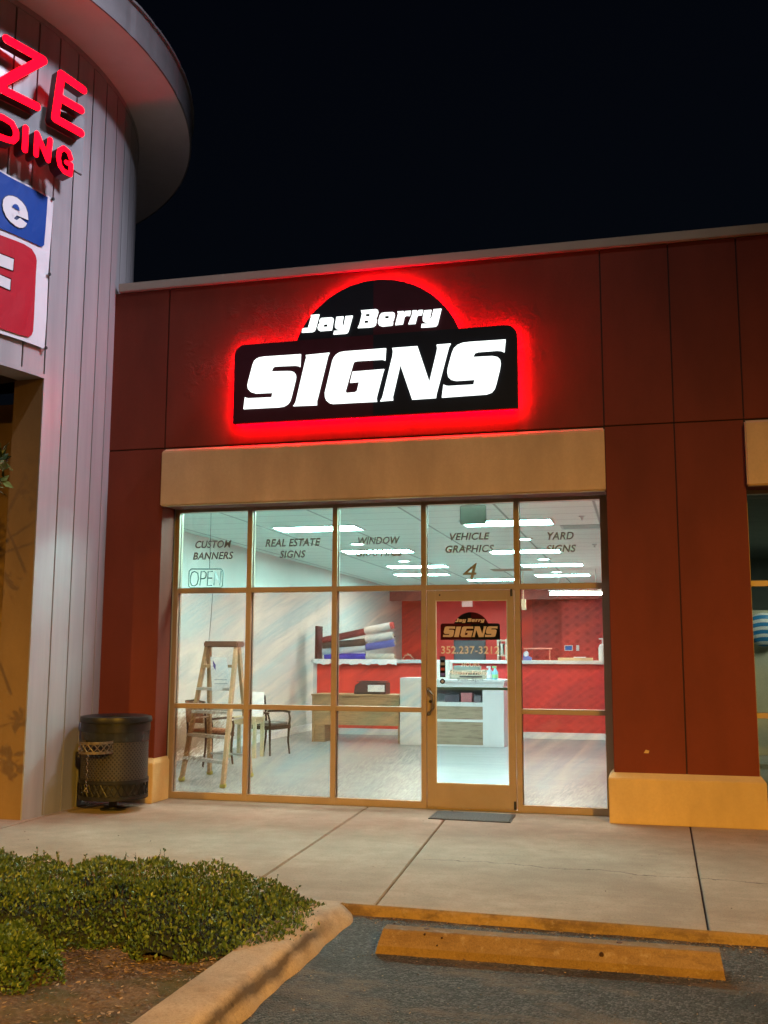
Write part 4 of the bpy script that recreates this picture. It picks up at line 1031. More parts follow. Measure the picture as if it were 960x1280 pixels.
# ---------------------------------------------------------------- ladder
def foot(u, v): return at(u, v, z=.0)
A1, A2, B1, B2 = foot(227, 976), foot(278.5, 985), foot(262, 968), foot(313, 971)
mid = (A1+A2+B1+B2)/4; TZ = 1.72
ld = thing('step_ladder', 'tall folding step ladder with brown cap inside the left panes', 'ladder', (mid.x, mid.y, 0))
T1 = at(262, 810, y=mid.y); T2 = at(295, 811, y=mid.y); T1.z = T2.z = TZ
tops = [T1+(A1-mid)*.06, T2+(A2-mid)*.06, T1+(B1-mid)*.06, T2+(B2-mid)*.06]
for tpt, ft in zip(tops, (A1, A2, B1, B2)):
    tpt.z = TZ; o = MB().bar(ft+Vector((0, 0, .03)), tpt, .078, .04, up=(1, 0, 0)).build('rail', m_ladder, ld, bevel=.003)
    MB().box(ft.x-.035, ft.y-.03, 0, ft.x+.035, ft.y+.03, .05).build('rubber_foot', M('yellow_rubber', (.5, .45, .08), .6), o, bevel=.008)
for k in range(1, 6):
    t = k/6; p = A1.lerp(tops[0], t); q = A2.lerp(tops[1], t); MB().bar(p, q, .11, .035).build('step', m_alu if k != 5 else m_ladder, ld)
for k in (1, 3, 5):
    t = k/6; p = B1.lerp(tops[2], t); q = B2.lerp(tops[3], t); MB().bar(p, q, .025, .025).build('rear_brace', m_alu, ld)
for a, b, c_, d_ in ((A1, tops[0], B1, tops[2]), (A2, tops[1], B2, tops[3])):
    MB().bar(a.lerp(b, .45), c_.lerp(d_, .45), .015, .02).build('spreader', m_alu, ld)
cap = MB(); c0 = at(259.5, 806, y=mid.y); c1 = at(301.5, 808, y=mid.y)
cap.box(c0.x, mid.y-.13, TZ-.045, c1.x, mid.y+.13, TZ+.03); cap.build('top_cap', M('ladder_cap', (.13, .055, .035), .5), ld, bevel=.015)
fl = MB(); p = [at(u, v, y=mid.y-.28) for u, v in ((263, 821), (283, 821), (288, 863), (265, 863))]
fl.add([p[0], p[1], p[2], p[3]]+[q+Vector((0, .004, 0)) for q in p], [(0, 1, 2, 3), (7, 6, 5, 4), (0, 4, 5, 1), (1, 5, 6, 2), (2, 6, 7, 3), (3, 7, 4, 0)])
fy = thing('paper_flyer', 'white flyer with a blue swoosh taped to the ladder', 'flyer', tuple(p[3]))
fl.build('sheet', m_paper, fy)
s_ = [at(u, v, y=mid.y-.283) for u, v in ((266, 825), (269.5, 831), (269.5, 838), (266.5, 833))]; MB().add(s_, [(0, 1, 2, 3)]).build('swoosh', M('blue_ink', (.1, .08, .35), .5), fy)
for v in (850, 855): 
    a = at(268, v, y=mid.y-.283); b = at(284, v, y=mid.y-.283); MB().add([a, b, b+Vector((0, 0, .006)), a+Vector((0, 0, .006))], [(0, 1, 2, 3)]).build('printed_line', m_let, fy)

# ---------------------------------------------------------------- side table and chairs
def side_table(cx, cy, w, d, h, col, lab):
    t = thing('side_table', lab, 'table', (cx, cy, 0)); m = M('table_'+str(int(abs(cx)*100)), col, .5)
    MB().box(cx-w/2, cy-d/2, h-.035, cx+w/2, cy+d/2, h).build('tabletop', m, t, bevel=.004)
    MB().box(cx-w/2+.03, cy-d/2+.02, h-.11, cx+w/2-.03, cy+d/2-.02, h-.036).build('apron', m, t)
    for sx in (-1, 1):
        for sy in (-1, 1): MB().box(cx+sx*(w/2-.035)-.025, cy+sy*(d/2-.035)-.025, 0, cx+sx*(w/2-.035)+.025, cy+sy*(d/2-.035)+.025, h-.111 if False else h-.036).build('leg', m, t)
side_table(-.86, 4.45, .46, .4, .62, (.55, .5, .32), 'pale cream side table between the ladder and the black chair')
def armchair(cx, cy, col, seatc, lab, rot, s=1.0):
    t = thing('armchair', lab, 'chair', (cx, cy, 0)); m = M('chair_wood_%d' % int(abs(cx)*100), col, .35); ms = M('chair_seat_%d' % int(abs(cx)*100), seatc, .6)
    def q(x, y, z): return Vector((cx+(x*math.cos(rot)-y*math.sin(rot))*s, cy+(x*math.sin(rot)+y*math.cos(rot))*s, z*s))
    for sx in (-1, 1):
        MB().tube([q(sx*.25, -.24, 0), q(sx*.235, -.22, .2), q(sx*.245, -.225, .42), q(sx*.265, -.23, .56), q(sx*.27, -.2, .655)], [.014, .016, .022, .017, .015], 8).build('leg', m, t, smooth=True)
        MB().tube([q(sx*.24, .28, 0), q(sx*.225, .23, .25), q(sx*.22, .22, .45), q(sx*.23, .27, .9)], [.014, .018, .02, .014], 8).build('leg', m, t, smooth=True)
        MB().tube([q(sx*.27, -.22, .655), q(sx*.285, -.08, .672), q(sx*.25, .22, .655)], [.018, .02, .015], 8).build('armrest', m, t, smooth=True)
    MB().prism([q(-.26, -.25, .40), q(.26, -.25, .40), q(.23, .24, .40), q(-.23, .24, .40)], (0, 0, .06*s)).build('seat_frame', m, t)
    MB().prism([q(-.235, -.23, .461), q(.235, -.23, .461), q(.205, .215, .461), q(-.205, .215, .461)], (0, 0, .045*s)).build('seat', ms, t, bevel=.018)
    MB().prism([q(-.2, .245, .60), q(.2, .245, .60), q(.2, .285, .90), q(-.2, .285, .90)], tuple(q(0, .025, 0)-q(0, 0, 0))).build('backrest', ms, t, bevel=.008)
    MB().tube([q(-.23, .27, .9), q(0, .29, .92), q(.23, .27, .9)], .017, 8).build('top_rail', m, t, smooth=True)
    return t
armchair(-.70, 4.98, (.022, .012, .010), (.16, .17, .16), 'black wooden armchair with grey seat by the grey wall', R(72))
armchair(-1.0, 3.35, (.06, .025, .015), (.35, .17, .10), 'brown armchair half hidden behind the ladder legs', R(150))
es = thing('easel_sign', 'white printed board propped on the side table', 'board', (-.74, 4.75, .62))
a = at(313, 865, y=4.5); b = at(328, 892, y=4.5)
MB().prism([(a.x, 4.44, .621), (b.x+.03, 4.44, .621), (b.x, 4.56, a.z), (a.x, 4.56, a.z)], (0, .012, 0)).build('board', m_paper, es)
MB().bar(((a.x+b.x)/2, 4.62, .63), ((a.x+b.x)/2, 4.565, a.z-.05), .02, .01).build('prop', m_black, es)

# neighbour interior objects
a = at(942, 765, y=6.6); b = at(973, 808, y=6.6); cx = (a.x+b.x)/2; cz = (a.z+b.z)/2; rr_ = (a.z-b.z)/2
def globem():
    s = NT('blue_striped_globe'); p = s.pos(); x, y, z = s.xyz(p)
    zz = s.math('DIVIDE', s.math('SUBTRACT', z, cz), rr_)
    xx = s.math('DIVIDE', s.math('SUBTRACT', x, cx), rr_)
    w = s.math('ADD', zz, s.math('MULTIPLY', s.math('MULTIPLY', xx, xx), .28))
    k = s.ramp(s.math('FRACT', s.math('MULTIPLY', w, 2.3)), [(.42, 0), (.46, 1), (.96, 1), (1, 0)])
    s.base(s.mix(k, (.78, .8, .8), (.03, .22, .5)), .4); return s.m
gv = MB(); prof = [(math.sin(t)*rr_, -math.cos(t)*rr_) for t in np.linspace(0.001, PI-.001, 25)]
gl = thing('globe_emblem', 'blue and white striped globe emblem on the wall of the dark unit', 'emblem', (cx, 6.9, cz-rr_))
o = gv.lathe(prof, (cx, 6.9, cz), 40)
gv.v = [(x, 6.9+(y-6.9)*.35, z) for x, y, z in gv.v]; gv.build('globe', globem(), gl, smooth=True)
MB().tube([(cx, 6.9, cz), (cx, 7.0, cz)], .03, 8).build('wall_mount', m_black, gl)
kd = thing('display_desk', 'dark display desk and stool in the unit at the right edge', 'desk', (7.3, 5.3, 0)); m_kd = M('dark_furniture', (.05, .045, .04), .5)
MB().box(6.95, 5.0, .70, 8.4, 5.6, .74).build('desktop', m_kd, kd)
for x in (6.98, 8.34): MB().box(x, 5.02, 0, x+.04, 5.58, .70).build('leg_panel', m_kd, kd)
MB().box(7.0, 5.1, .741, 7.3, 5.13, 1.02).box(7.12, 5.13, .741, 7.18, 5.25, .9).build('monitor', m_black, kd)
t = thing('office_chair', 'dark office chair in front of the display desk of the right unit', 'chair', (7.0, 3.6, 0))
MB().tube([(7.0, 3.6, .06), (7.0, 3.6, .45)], .025, 8).each('post', m_kd, t)
for k in range(5): MB().bar((7.0, 3.6, .08), (7.0+.28*math.cos(k*1.257), 3.6+.28*math.sin(k*1.257), .04), .04, .03).build('base_leg', m_kd, t)
MB().box(6.78, 3.38, .45, 7.22, 3.82, .53).build('seat', m_kd, t, bevel=.02); MB().box(6.80, 3.80, .6, 7.2, 3.86, 1.0).build('backrest', m_kd, t, bevel=.02)
MB().bar((7.0, 3.8, .5), (7.0, 3.85, .65), .05, .02, up=(1, 0, 0)).build('back_bracket', m_kd, t)

# ---------------------------------------------------------------- door mat
mat_ = NT('mat_weave'); p = mat_.pos(); n_ = mat_.noise(p, 90, 3, .8); mat_.base(mat_.ramp(n_, [(.4, (.03, .032, .035)), (.62, (.16, .16, .16))]), .95); mat_.bump(n_, 1, .01)
dm = thing('door_mat', 'grey flecked rubber edged door mat in front of the glass door', 'door mat', (3.47, -.4, 0))
MB().xy([(3.09, -.62), (3.87, -.66), (3.86, -.20), (3.08, -.16)], .001, .012).build('woven_top', mat_.m, dm)
e_ = MB(); pts_ = [(3.075, -.64), (3.885, -.68), (3.875, -.185), (3.065, -.145)]; pin_ = [(3.09, -.62), (3.87, -.66), (3.86, -.20), (3.08, -.16)]
for i in range(4): e_.xy([pts_[i], pts_[(i+1) % 4], pin_[(i+1) % 4], pin_[i]], .001, .009)
e_.build('rubber_edge', m_black, dm)

# ---------------------------------------------------------------- litter bin
q = Vector((-.185, -.90, 0)); bc = (q.x, q.y, 0)
tc = thing('litter_bin', 'black perforated metal litter bin with side ashtray by the tower', 'litter bin', bc)
m_bin = M('bin_black', (.013, .013, .014), .38, .3, .35, 12, .2, 90)
def meshbin():
    s = NT('bin_perforated'); p = s.pos(); x, y, z = s.xyz(p)
    an = s.math('MULTIPLY', s.math('ARCTAN2', s.math('SUBTRACT', y, bc[1]), s.math('SUBTRACT', x, bc[0])), .37/.022*.5*2)
    zz = s.math('DIVIDE', z, .022)
    a = s.math('COSINE', s.math('MULTIPLY', an, 2*PI*.5)); b = s.math('COSINE', s.math('MULTIPLY', zz, 2*PI*.5))
    k = s.ramp(s.math('ADD', s.math('MULTIPLY', a, b), .0), [(.15, 0), (.4, 1)])
    s.base(s.mix(k, (.045, .038, .034), (.003, .003, .003)), .45, .2); s.bump(s.math('MULTIPLY', k, -1), .8, .01); return s.m
rb = .338
MB().lathe([(rb, .30), (rb, .80)], bc, 56).build('perforated_drum', meshbin(), tc, smooth=True)
MB().lathe([(rb-.02, .12), (rb-.02, .80)], bc, 40).lathe([(.001, .13), (rb-.02, .13)], bc, 40).build('liner', m_black, tc)
MB().lathe([(rb+.004, .80), (rb+.014, .80), (rb+.014, .885), (rb+.004, .885)], bc, 56, True).lathe([(rb+.004, .285), (rb+.012, .285), (rb+.012, .325), (rb+.004, .325)], bc, 56, True).lathe([(rb-.012, .125), (rb+.012, .125), (rb+.012, .165), (rb-.012, .165)], bc, 56, True).each('hoop', m_bin, tc, smooth=True)
MB().lathe([(.2, .935), (rb-.02, .955), (rb+.022, .945), (rb+.028, .92), (rb+.026, .89), (rb-.05, .885), (.2, .90)], bc, 56, True).build('lid_rim', m_bin, tc, smooth=True)
MB().lathe([(rb+.006, .70), (rb+.008, .80)], bc, 56).build('upper_band', M('black_bag', (.018, .02, .023), .25, 0, .3, 20, .5, 30), tc)
lat = MB(); nn = 30
for k in range(nn):
    a = 2*PI*k/nn; b = 2*PI*(k+1)/nn; f = lambda an, zz: (bc[0]+(rb+.004)*math.cos(an), bc[1]+(rb+.004)*math.sin(an), zz)
    lat.tube([f(a, .165), f((a+b)/2, .225), f(b, .285)], .006, 5); lat.tube([f(b, .165), f((a+b)/2, .225), f(a, .285)], .006, 5)
lat.build('lattice_band', m_bin, tc, smooth=True)
MB().tube([(bc[0], bc[1], 0), (bc[0], bc[1], .13)], .045, 14).tube([(bc[0], bc[1], 0), (bc[0], bc[1], .012)], .13, 24).build('pedestal', m_black, tc, smooth=True)
# ashtray: curved lattice band on the front
at_ = MB(); ang = math.atan2(CAM[1]-bc[1], CAM[0]-bc[0])-.55; ax, ay = bc[0]+(rb+.02)*math.cos(ang), bc[1]+(rb+.02)*math.sin(ang)
ac = (ax, ay, 0)
ash = MB().lathe([(.165, .60), (.172, .60), (.172, .625), (.165, .625)], ac, 32, True).lathe([(.165, .695), (.172, .695), (.172, .72), (.165, .72)], ac, 32, True).lathe([(.001, .602), (.165, .602)], ac, 32)
for k in range(16):
    a = 2*PI*k/16; b = 2*PI*(k+1)/16; f = lambda an, zz: (ax+.168*math.cos(an), ay+.168*math.sin(an), zz)
    ash.tube([f(a, .622), f((a+b)/2, .66), f(b, .697)], .005, 5); ash.tube([f(b, .622), f((a+b)/2, .66), f(a, .697)], .005, 5)
m_ash = M('ashtray_worn_metal', (.13, .10, .07), .4, .4, .4, 20)
ah = ash.build('ashtray', m_ash, tc, smooth=True)
ch = MB(); fx, fy_ = ax+.17*math.cos(ang+.1), ay+.17*math.sin(ang+.1)
for k in range(9):
    z0_ = .60-k*.036; w = .010
    ch.tube([(fx-w*(k % 2), fy_, z0_), (fx+w*((k+1) % 2), fy_-.003, z0_-.018), (fx-w*(k % 2), fy_, z0_-.036)], .004, 5)
ch.tube([(fx, fy_, .28), (fx-.02, fy_-.01, .25), (fx+.02, fy_, .235), (fx, fy_, .28)], .004, 5)
ch.build('chain', m_ash, ah, smooth=True)

# ---------------------------------------------------------------- ROUND TOWER
TC = np.array([-4.598, -1.092]); TR = 3.961; TH = 8.19; RO = 4.64; A0 = -.166; DA = .076
T = thing('round_tower', 'round grey metal clad tower with overhanging canopy at the left', 'building', (TC[0], TC[1], 0))
def tp_(a, r, z): return (TC[0]+r*math.cos(a), TC[1]+r*math.sin(a), z)
def cpanel(mb, a, b, z0, z1, n=3):
    g_ = .0026; k = n
    vs = []; r0 = TR
    angs = np.linspace(a+g_, b-g_, k+1)
    # hemmed edges turn into the joint
    col = [(a+g_, TR-.02)]+[(t, TR) for t in angs]+[(b-g_, TR-.02)]
    for t, r in col: vs += [tp_(t, r, z0), tp_(t, r, z1)]
    mb.add(vs, [(2*i, 2*i+2, 2*i+3, 2*i+1) for i in range(len(col)-1)])
cl = MB(); OPZ = 4.372; zsm = TH-.06
for k in range(-26, 0): cpanel(cl, A0+k*DA, A0+(k+1)*DA, OPZ+.045, zsm)
k = 0
while A0+k*DA < 2.6:
    z0 = 0 if k < 7 else 5.6
    cpanel(cl, A0+k*DA, A0+(k+1)*DA, z0, zsm); k += 1
for k in range(-60, -26): cpanel(cl, A0+k*DA, A0+(k+1)*DA, 0, zsm)
cl.build('cladding', m_clad, T)
# cylinder backing (dark in joints) + trims
def arc(mb, a, b, r0, r1, z0, z1, n=80, closed=True):
    vs = []
    for i in range(n+1):
        t = a+(b-a)*i/n; vs += [tp_(t, r0, z0), tp_(t, r1, z0), tp_(t, r1, z1), tp_(t, r0, z1)]
    fs = []
    for i in range(n):
        for q_ in range(4): fs.append((i*4+q_, (i+1)*4+q_, (i+1)*4+(q_+1) % 4, i*4+(q_+1) % 4))
    fs += [(0, 1, 2, 3), tuple(n*4+i for i in range(4))]
    mb.add(vs, fs)
bkk = MB(); arc(bkk, A0, .26, TR-.09, TR-.022, 0, 5.6, 30); arc(bkk, A0-26*DA, 2.6, TR-.09, TR-.022, 5.6, TH, 120); arc(bkk, A0-26*DA, A0, TR-.09, TR-.022, OPZ+.05, 5.599, 60)
bkk.build('joint_backing', m_gap, T)
trm = MB(); arc(trm, A0-26*DA, A0+.0015, TR-.3, TR+.006, OPZ, OPZ+.044, 60); arc(trm, A0-60*DA, 2.6, TR-.01, TR+.012, TH-.062, TH-.001, 160)
trm.build('edge_trim', m_clad, T, smooth=False)
# opening post edge cover
MB().xy([tp_(A0, TR+.004, 0)[:2], tp_(A0+.006, TR+.004, 0)[:2], tp_(A0+.006, TR-.05, 0)[:2], tp_(A0, TR-.05, 0)[:2]], 0, OPZ-.001).build('corner_trim', m_clad, T)
# canopy
m_soff = M('canopy_soffit', (.62, .58, .59), .6, 0, .05)
cn = MB(); n = 160; vs = []; fs = []
for i in range(n):
    a = 2*PI*i/n; vs += [tp_(a, TR-.3, TH), tp_(a, RO-.02, TH)]
for i in range(n): j = (i+1) % n; fs.append((2*i, 2*i+1, 2*j+1, 2*j))
cn.add(vs, fs).build('canopy_soffit', m_soff, T)
vs = []; fs = []; n = 320; prof = [(RO-.02, TH-.003), (RO, TH-.003), (RO, TH+.36), (RO+.03, TH+.37), (RO+.03, TH+.40), (RO-.1, TH+.41)]
for i in range(n):
    a = 2*PI*i/n; rib = .006 if (i % 9 == 0) else 0
    for r, z_ in prof: vs.append(tp_(a, r-(rib if r > RO-.01 else 0), z_))
    
for i in range(n):
    j = (i+1) % n
    for k in range(5): fs.append((i*6+k, j*6+k, j*6+k+1, i*6+k+1))
m_fas = M('canopy_fascia', (.16, .155, .16), .45, .3, .12, 3)
MB().add(vs, fs).build('canopy_fascia', m_fas, T)
MB().disc((TC[0], TC[1], TH+.395), RO-.05, 96).build('canopy_roof', m_fas, T)
# portal: jamb, ceiling, back wall, door
jy = tp_(A0, TR, 0)[1]; jx = tp_(A0, TR, 0)[0]
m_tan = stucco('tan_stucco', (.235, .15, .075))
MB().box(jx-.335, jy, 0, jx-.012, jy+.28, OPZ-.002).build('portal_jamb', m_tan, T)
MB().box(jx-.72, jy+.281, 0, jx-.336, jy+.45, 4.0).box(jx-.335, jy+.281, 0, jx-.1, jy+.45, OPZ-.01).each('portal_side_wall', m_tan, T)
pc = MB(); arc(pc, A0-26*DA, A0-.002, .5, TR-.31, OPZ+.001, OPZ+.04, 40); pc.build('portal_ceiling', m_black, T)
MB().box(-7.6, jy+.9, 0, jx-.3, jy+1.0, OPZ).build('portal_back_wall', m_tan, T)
gd = MB()
for x in (-1.62, -1.33, -2.35): gd.box(x, jy+.60, 0, x+.07, jy+.68, 3.75)
gd.box(-2.35, jy+.60, 3.75, -1.26, jy+.68, 3.85)
gd.build('entrance_frame', M('gold_frame', (.7, .45, .12), .3, .6), T)
MB().box(-2.3, jy+.63, 0, -1.3, jy+.64, 3.75).build('entrance_glass', m_gtint, T)

# red channel letter sign on the tower ----------------------------------------
aT = -.44; nT = Vector((math.cos(aT), math.sin(aT), 0)); tT = Vector((-math.sin(aT), math.cos(aT), 0))
def tplane(off): return ((TC[0]+(TR+off)*nT.x, TC[1]+(TR+off)*nT.y, 0), np.array([nT.x, nT.y, 0]))
def topl(u, v, off):
    q = at(u, v, pl=tplane(off)); o_ = Vector(tplane(off)[0]); return ((q-o_).dot(tT), q.z)
def from2(s_, z_, off): o_ = Vector(tplane(off)[0]); q = o_+tT*s_; return (q.x, q.y, z_)
LS = thing('channel_letter_sign', 'glowing red letters ZE DING on a grey panel of the tower', 'sign', from2(0, 6.5, .03))
m_lr = emit('red_letter_light', (1.0, .0, .008), 5.0); m_lside = M('letter_return', (.10, .012, .016), .4)
def glyph(caps_px, r_px, off0, off1, step=.012):
    caps = []
    for (a, b) in caps_px:
        A_ = topl(*a, off1); B_ = topl(*b, off1)
        dist = (at(*a, pl=tplane(off1))-Vector(CAM.tolist())).length
        caps.append((A_, B_, r_px/CF*dist))
    P_, fs, be = sdf_mesh(caps, step)
    mb = MB(); mb.add([from2(p[0], p[1], off1) for p in P_], fs); o = mb.build('letter', m_lr, LS)
    ms = MB(); 
    for e in be:
        a, b = P_[e[0]], P_[e[1]]
        ms.add([from2(*a, off1-.001), from2(*b, off1-.001), from2(*b, off0), from2(*a, off0)], [(0, 1, 2, 3)])
    ms.build('letter_return', m_lside, o)
def chain_(pts_): return [(pts_[i], pts_[i+1]) for i in range(len(pts_)-1)]
glyph(chain_([(8.5, 49), (54, 75), (-6, 107), (46, 133)]), 5.0, .06, .17)
glyph(chain_([(104, 112), (77, 93), (69, 148), (101, 166)])+[((73, 121), (101, 137))], 4.8, .06, .17)
glyph(chain_([(-8, 143), (4, 147), (15, 154), (20, 164), (20, 172), (16, 176), (8, 174), (-8, 168)]), 3.6, .06, .21, .009)
glyph([((32.5, 160), (31, 187))], 3.7, .06, .21, .009)
glyph(chain_([(45, 193), (46.5, 167), (60, 200), (63, 175)]), 3.3, .06, .21, .009)
glyph(chain_([(88.5, 198), (86, 190), (80, 185), (74.5, 188), (73, 197), (75, 207), (80, 214), (88, 218), (89, 206), (83, 203)]), 2.9, .06, .21, .009)
bp = [topl(u, v, .05) for u, v in ((-25, 60), (40, 92), (104, 147), (98, 222), (70, 205), (-25, 160))]
bp = [topl(-40, 110, .03), topl(104, 148, .03), topl(101, 220, .03), topl(60, 195, .03), topl(-40, 155, .03)]
pv_ = [from2(s_, z_, .028) for s_, z_ in bp]; MB().prism(pv_, tuple(nT*.03)).build('backing_panel', M('panel_grey', (.16, .16, .17), .6, .0), LS, bevel=.003)

# vinyl banner following the cladding --------------------------------------------
def tcyl(u, v, off=.02):
    d = _R*(u-480)/CF+_U*(640-v)/CF+_F; o_ = CAM[:2]-TC; dd = d[:2]; r = TR+off
    a = dd@dd; b = 2*o_@dd; c = o_@o_-r*r; t = (-b-math.sqrt(b*b-4*a*c))/(2*a); p = CAM+t*d
    return math.atan2(p[1]-TC[1], p[0]-TC[0]), p[2]
def cylpatch(name, px, off, mat, parent, sub=7, wob=0.):
    """polygon traced on the banner, wrapped on the tower's curve"""
    P2 = [tcyl(u, v, off) for u, v in px]
    bm = bmesh.new(); vs = [bm.verts.new((a*TR, 0, z_)) for a, z_ in P2]; bm.faces.new(vs)
    bmesh.ops.triangulate(bm, faces=bm.faces)
    # cut into vertical strips so it can bend
    amin = min(p[0] for p in P2)*TR; amax = max(p[0] for p in P2)*TR
    for k in range(1, int((amax-amin)/.06)+1):
        bmesh.ops.bisect_plane(bm, geom=bm.verts[:]+bm.edges[:]+bm.faces[:], plane_co=(amin+k*.06, 0, 0), plane_no=(1, 0, 0))
    if wob:
        zz = [p[1] for p in P2]
        for k in range(1, int((max(zz)-min(zz))/.08)+1):
            bmesh.ops.bisect_plane(bm, geom=bm.verts[:]+bm.edges[:]+bm.faces[:], plane_co=(0, 0, min(zz)+k*.08), plane_no=(0, 0, 1))
    bm.verts.index_update(); mb = MB()
    def ww(a, z_): return wob*(.5*math.sin(a*TR*7+z_*3)+.5*math.sin(z_*6-a*TR*4))
    mb.add([tp_(v.co.x/TR, TR+off+ww(v.co.x/TR, v.co.z), v.co.z) for v in bm.verts], [tuple(w_.index for w_ in f.verts) for f in bm.faces]); bm.free()
    return mb.build(name, mat, parent, smooth=True)
BN = thing('vinyl_banner', 'white edged banner with blue and red panels tied to the tower', 'banner', tp_(-.3, TR+.02, 5.2))
def vinyl(name, col):
    s = NT(name); p = s.pos(); s.base(col, .6, 0, .15); s.bump(s.noise(s.mapping(p, (1, 1, .6), (0, .6, 0)), 3.2, 3, .5, 1.2), .6, .03); return s.m
m_bw = vinyl('banner_white', (.56, .54, .57)); m_bb = vinyl('banner_blue', (.003, .04, .23)); m_br = vinyl('banner_red', (.36, .008, .02))
cylpatch('white_sheet', [(-45, 186), (11, 218.5), (60, 244.5), (66.5, 250), (62, 300), (60.5, 345), (58, 400), (55.5, 436), (-2, 416), (-45, 400)], .035, m_bw, BN, wob=.006)
cylpatch('blue_panel', [(-45, 190), (11, 220.5), (59.5, 246.5), (55.5, 306), (53, 308.5), (50, 307.5), (0, 286), (-45, 267)], .048, m_bb, BN, wob=.006)
cylpatch('red_panel', [(-45, 275), (0, 294), (30, 305), (40, 311), (45, 319), (46.5, 326), (41, 414), (39, 419), (35.5, 421.5), (22, 418), (0, 410.5), (-45, 395)], .048, m_br, BN, wob=.006)
m_lw2 = vinyl('banner_letter', (.58, .56, .58)); m_edge = M('letter_outline', (.005, .02, .08), .5)
c7 = lambda L: [(a/12, 220+b/12) for a, b in L]
c8 = lambda L: [(a/6.737, 290+b/6.737) for a, b in L]
cylpatch('letter_e', c7([(425, 665), (182, 562), (188, 610), (215, 648), (250, 662), (280, 652), (298, 628), (405, 712), (380, 755), (340, 778), (290, 778), (230, 750), (150, 685), (90, 610), (50, 520), (38, 430), (48, 360), (80, 315), (130, 295), (190, 298), (260, 325), (330, 385), (385, 460), (415, 550)]), .060, m_lw2, BN, wob=.006)
cylpatch('letter_e_counter', c7([(185, 465), (195, 435), (215, 420), (240, 418), (268, 435), (288, 475), (297, 525)]), .068, m_bb, BN, wob=.006)
cylpatch('letter_outline', c7([(430, 680), (170, 560), (298, 640), (412, 722), (385, 768), (335, 792), (280, 788), (220, 760), (140, 695), (80, 618), (38, 525), (26, 430), (36, 350), (72, 302), (130, 282), (195, 285), (268, 313), (340, 375), (395, 452), (427, 548)]), .054, m_edge, BN, wob=.006)
for pts_ in ([(-200, 110), (0, 185), (115, 230), (108, 325), (0, 285), (-200, 212)], [(-200, 288), (0, 360), (90, 400), (85, 488), (0, 450), (-200, 380)]):
    cylpatch('letter_bar_outline', c8([(a+(6 if a > 50 else 0), b+(-8 if i < 3 else 8)) for i, (a, b) in enumerate(pts_)]), .054, m_vm, BN, wob=.006)
    cylpatch('letter_bar', c8(pts_), .060, m_lw2, BN, wob=.006)
tie = MB()
for u, v in ((65, 249), (60.5, 343), (56, 435)):
    a_, z_ = tcyl(u, v, .04); tie.tube([tp_(a_, TR+.055, z_), tp_(a_+.012, TR+.0, z_+.02)], .008, 6); tie.tube([tp_(a_, TR+.05, z_), tp_(a_, TR+.062, z_)], .018, 10)
tie.each('tie', m_black, BN)

# tree at the left edge: branch reaching into the picture and shading the jamb --------------
TRE = thing('young_tree', 'broad leaved young tree at the left edge in front of the tower', 'tree', (-1.95, -3.1, 0))
trk = MB(); trk.tube([(-1.95, -3.1, 0), (-1.9, -3.12, .9), (-1.75, -3.1, 1.9), (-1.5, -3.05, 2.9), (-1.15, -3.0, 3.6)], [.05, .045, .035, .025, .012], 10)
br = [((-1.5, -3.05, 2.9), (-.8, -3.0, 3.3), (-.3, -3.0, 3.3)), ((-1.5, -3.05, 2.85), (-.9, -3.0, 3.0), (-.35, -3.0, 3.08)), ((-1.92, -3.1, .6), (-1.5, -3.1, .8), (-1.2, -3.1, .96)), ((-1.9, -3.1, .9), (-1.5, -3.1, 1.25), (-1.08, -3.1, 1.37)),
      ((-1.2, -3.1, 1.6), (-1.5, -3.2, 2.2), (-1.9, -3.3, 2.7)), ((-1.1, -3.05, 2.7), (-1.4, -2.9, 3.3), (-1.7, -2.8, 3.7))]
for b_3 in br: trk.tube(list(b_3), [.016, .011, .005], 6)
trk.build('trunk', m_bark, TRE, smooth=True)
pts = []; nr = []
def clump(c, r, n):
    for _ in range(n):
        v = rng.normal(size=3); v /= np.linalg.norm(v); p = np.array(c)+v*r*rng.random()**.4; pts.append(tuple(p)); nr.append(v*.6+np.array([0, 0, .3]))
clump((-.30, -3.0, 3.25), .12, 40); clump((-.28, -3.0, 3.06), .08, 20); clump((-.5, -3.0, 3.0), .14, 30); clump((-1.08, -3.1, 1.37), .085, 26); clump((-1.2, -3.1, .98), .12, 44); clump((-1.3, -3.1, 2.6), .1, 16)
clump((-.9, -3.0, 3.5), .3, 90); clump((-1.8, -3.2, 2.8), .3, 90); clump((-1.6, -2.8, 3.7), .3, 90); clump((-.38, -3.0, 2.55), .07, 8)
leaves('crown', pts, nr, .13, leafmat('broad_leaves', (.015, .03, .012), (.03, .055, .018), (.06, .08, .02), .25), TRE, up=.0, aspect=.5)

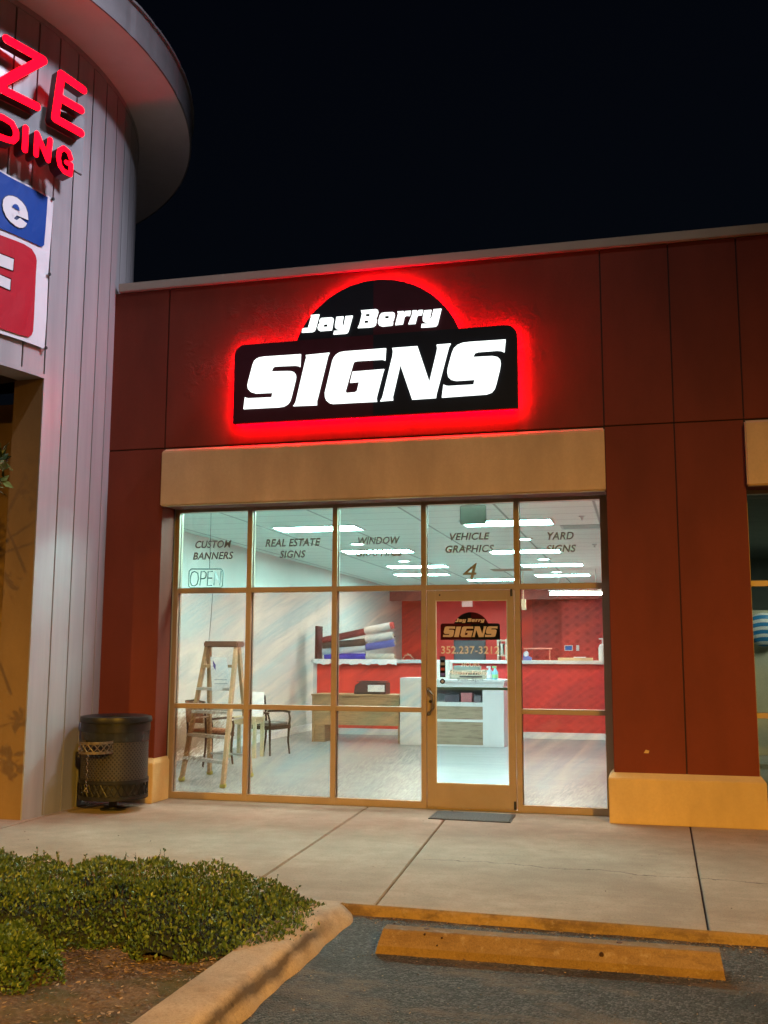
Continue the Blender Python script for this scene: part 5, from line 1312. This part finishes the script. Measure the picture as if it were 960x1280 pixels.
# ---------------------------------------------------------------- LIGHT
w = bpy.data.worlds.new('World'); bpy.context.scene.world = w; w.use_nodes = True
nt = w.node_tree; bg = nt.nodes['Background']
sky = nt.nodes.new('ShaderNodeTexSky'); sky.sky_type = 'NISHITA'; sky.sun_disc = False; sky.sun_elevation = R(4); sky.sun_rotation = R(200)
hs = nt.nodes.new('ShaderNodeHueSaturation'); hs.inputs['Saturation'].default_value = 1.1
tint = nt.nodes.new('ShaderNodeMix'); tint.data_type = 'RGBA'; tint.blend_type = 'MIX'; tint.inputs[0].default_value = .75; tint.inputs[7].default_value = (.12, .22, .75, 1)
nt.links.new(sky.outputs[0], tint.inputs[6]); nt.links.new(tint.outputs[2], bg.inputs[0]); bg.inputs[1].default_value = .0035
def spot(name, loc, aim, power, col, size, blend=1., rad=.15):
    l = bpy.data.lights.new(name, 'SPOT'); l.energy = power; l.color = col; l.spot_size = R(size); l.spot_blend = blend; l.shadow_soft_size = rad
    o = bpy.data.objects.new(name, l); C.objects.link(o); o.location = loc
    o.rotation_euler = (Vector(aim)-Vector(loc)).to_track_quat('-Z', 'Y').to_euler(); return o
SOD = (1.0, .50, .045)
spot('parking_and_fill_light', (14.5, -24, 9.0), (3, -.4, -17.2), 46000, SOD, 78.5, 1, .28)
spot('parking_and_fill_light', (-5.5, -21, 7.0), (-3.4, -2, -9), 16000, SOD, 66, 1, .12)
spot('parking_and_fill_light', (5.0, -6.6, 16.0), (1.5, -5.0, 0), 2600, (.92, .92, .97), 75, 1, .3)  # unseen neutral overhead fill, added to light the paving
spot('parking_and_fill_light', (9.5, -1.5, 14.0), (-1.3, -2.4, 4.4), 10500, (.82, .82, 1.0), 32, 1, 1.0)  # unseen spot added to brighten the tower cladding alone, no lamp stands here
l = bpy.data.lights.new('moon_light', 'SUN'); l.energy = .03; l.angle = R(.5); l.color = (1, .9, .8); o = bpy.data.objects.new('moon_light', l); C.objects.link(o); o.rotation_euler = (R(55), 0, R(20))
# dim back-office light of the right-hand unit
l = bpy.data.lights.new('night_light', 'AREA'); l.energy = 70; l.size = .8; l.color = (.95, 1, .85); o = bpy.data.objects.new('night_light', l); C.objects.link(o); o.location = (8.2, 5.6, 3.3)

# ---------------------------------------------------------------- CAMERA
cd = bpy.data.cameras.new('camera'); co_ = bpy.data.objects.new('camera', cd); C.objects.link(co_)
cd.sensor_fit = 'VERTICAL'; cd.sensor_height = 36; cd.lens = CF/1280*36; cd.clip_end = 500; cd.clip_start = .05
rm_ = Matrix(((_R[0], _U[0], -_F[0]), (_R[1], _U[1], -_F[1]), (_R[2], _U[2], -_F[2])))
co_.matrix_world = Matrix.Translation(Vector(CAM.tolist())) @ rm_.to_4x4()
S = bpy.context.scene; S.camera = co_
S.render.resolution_x = 768; S.render.resolution_y = 1024
S.view_settings.view_transform = 'Standard'; S.view_settings.look = 'None'; S.view_settings.gamma = 1; S.view_settings.exposure = 0
S.render.engine = 'CYCLES'; S.cycles.use_denoising = True; S.cycles.max_bounces = 8; S.cycles.transparent_max_bounces = 12
S.cycles.diffuse_bounces = 4; S.cycles.glossy_bounces = 3; S.cycles.sample_clamp_indirect = 6; S.cycles.caustics_reflective = False; S.cycles.caustics_refractive = False
S.cycles.use_adaptive_sampling = True; S.cycles.adaptive_threshold = .01
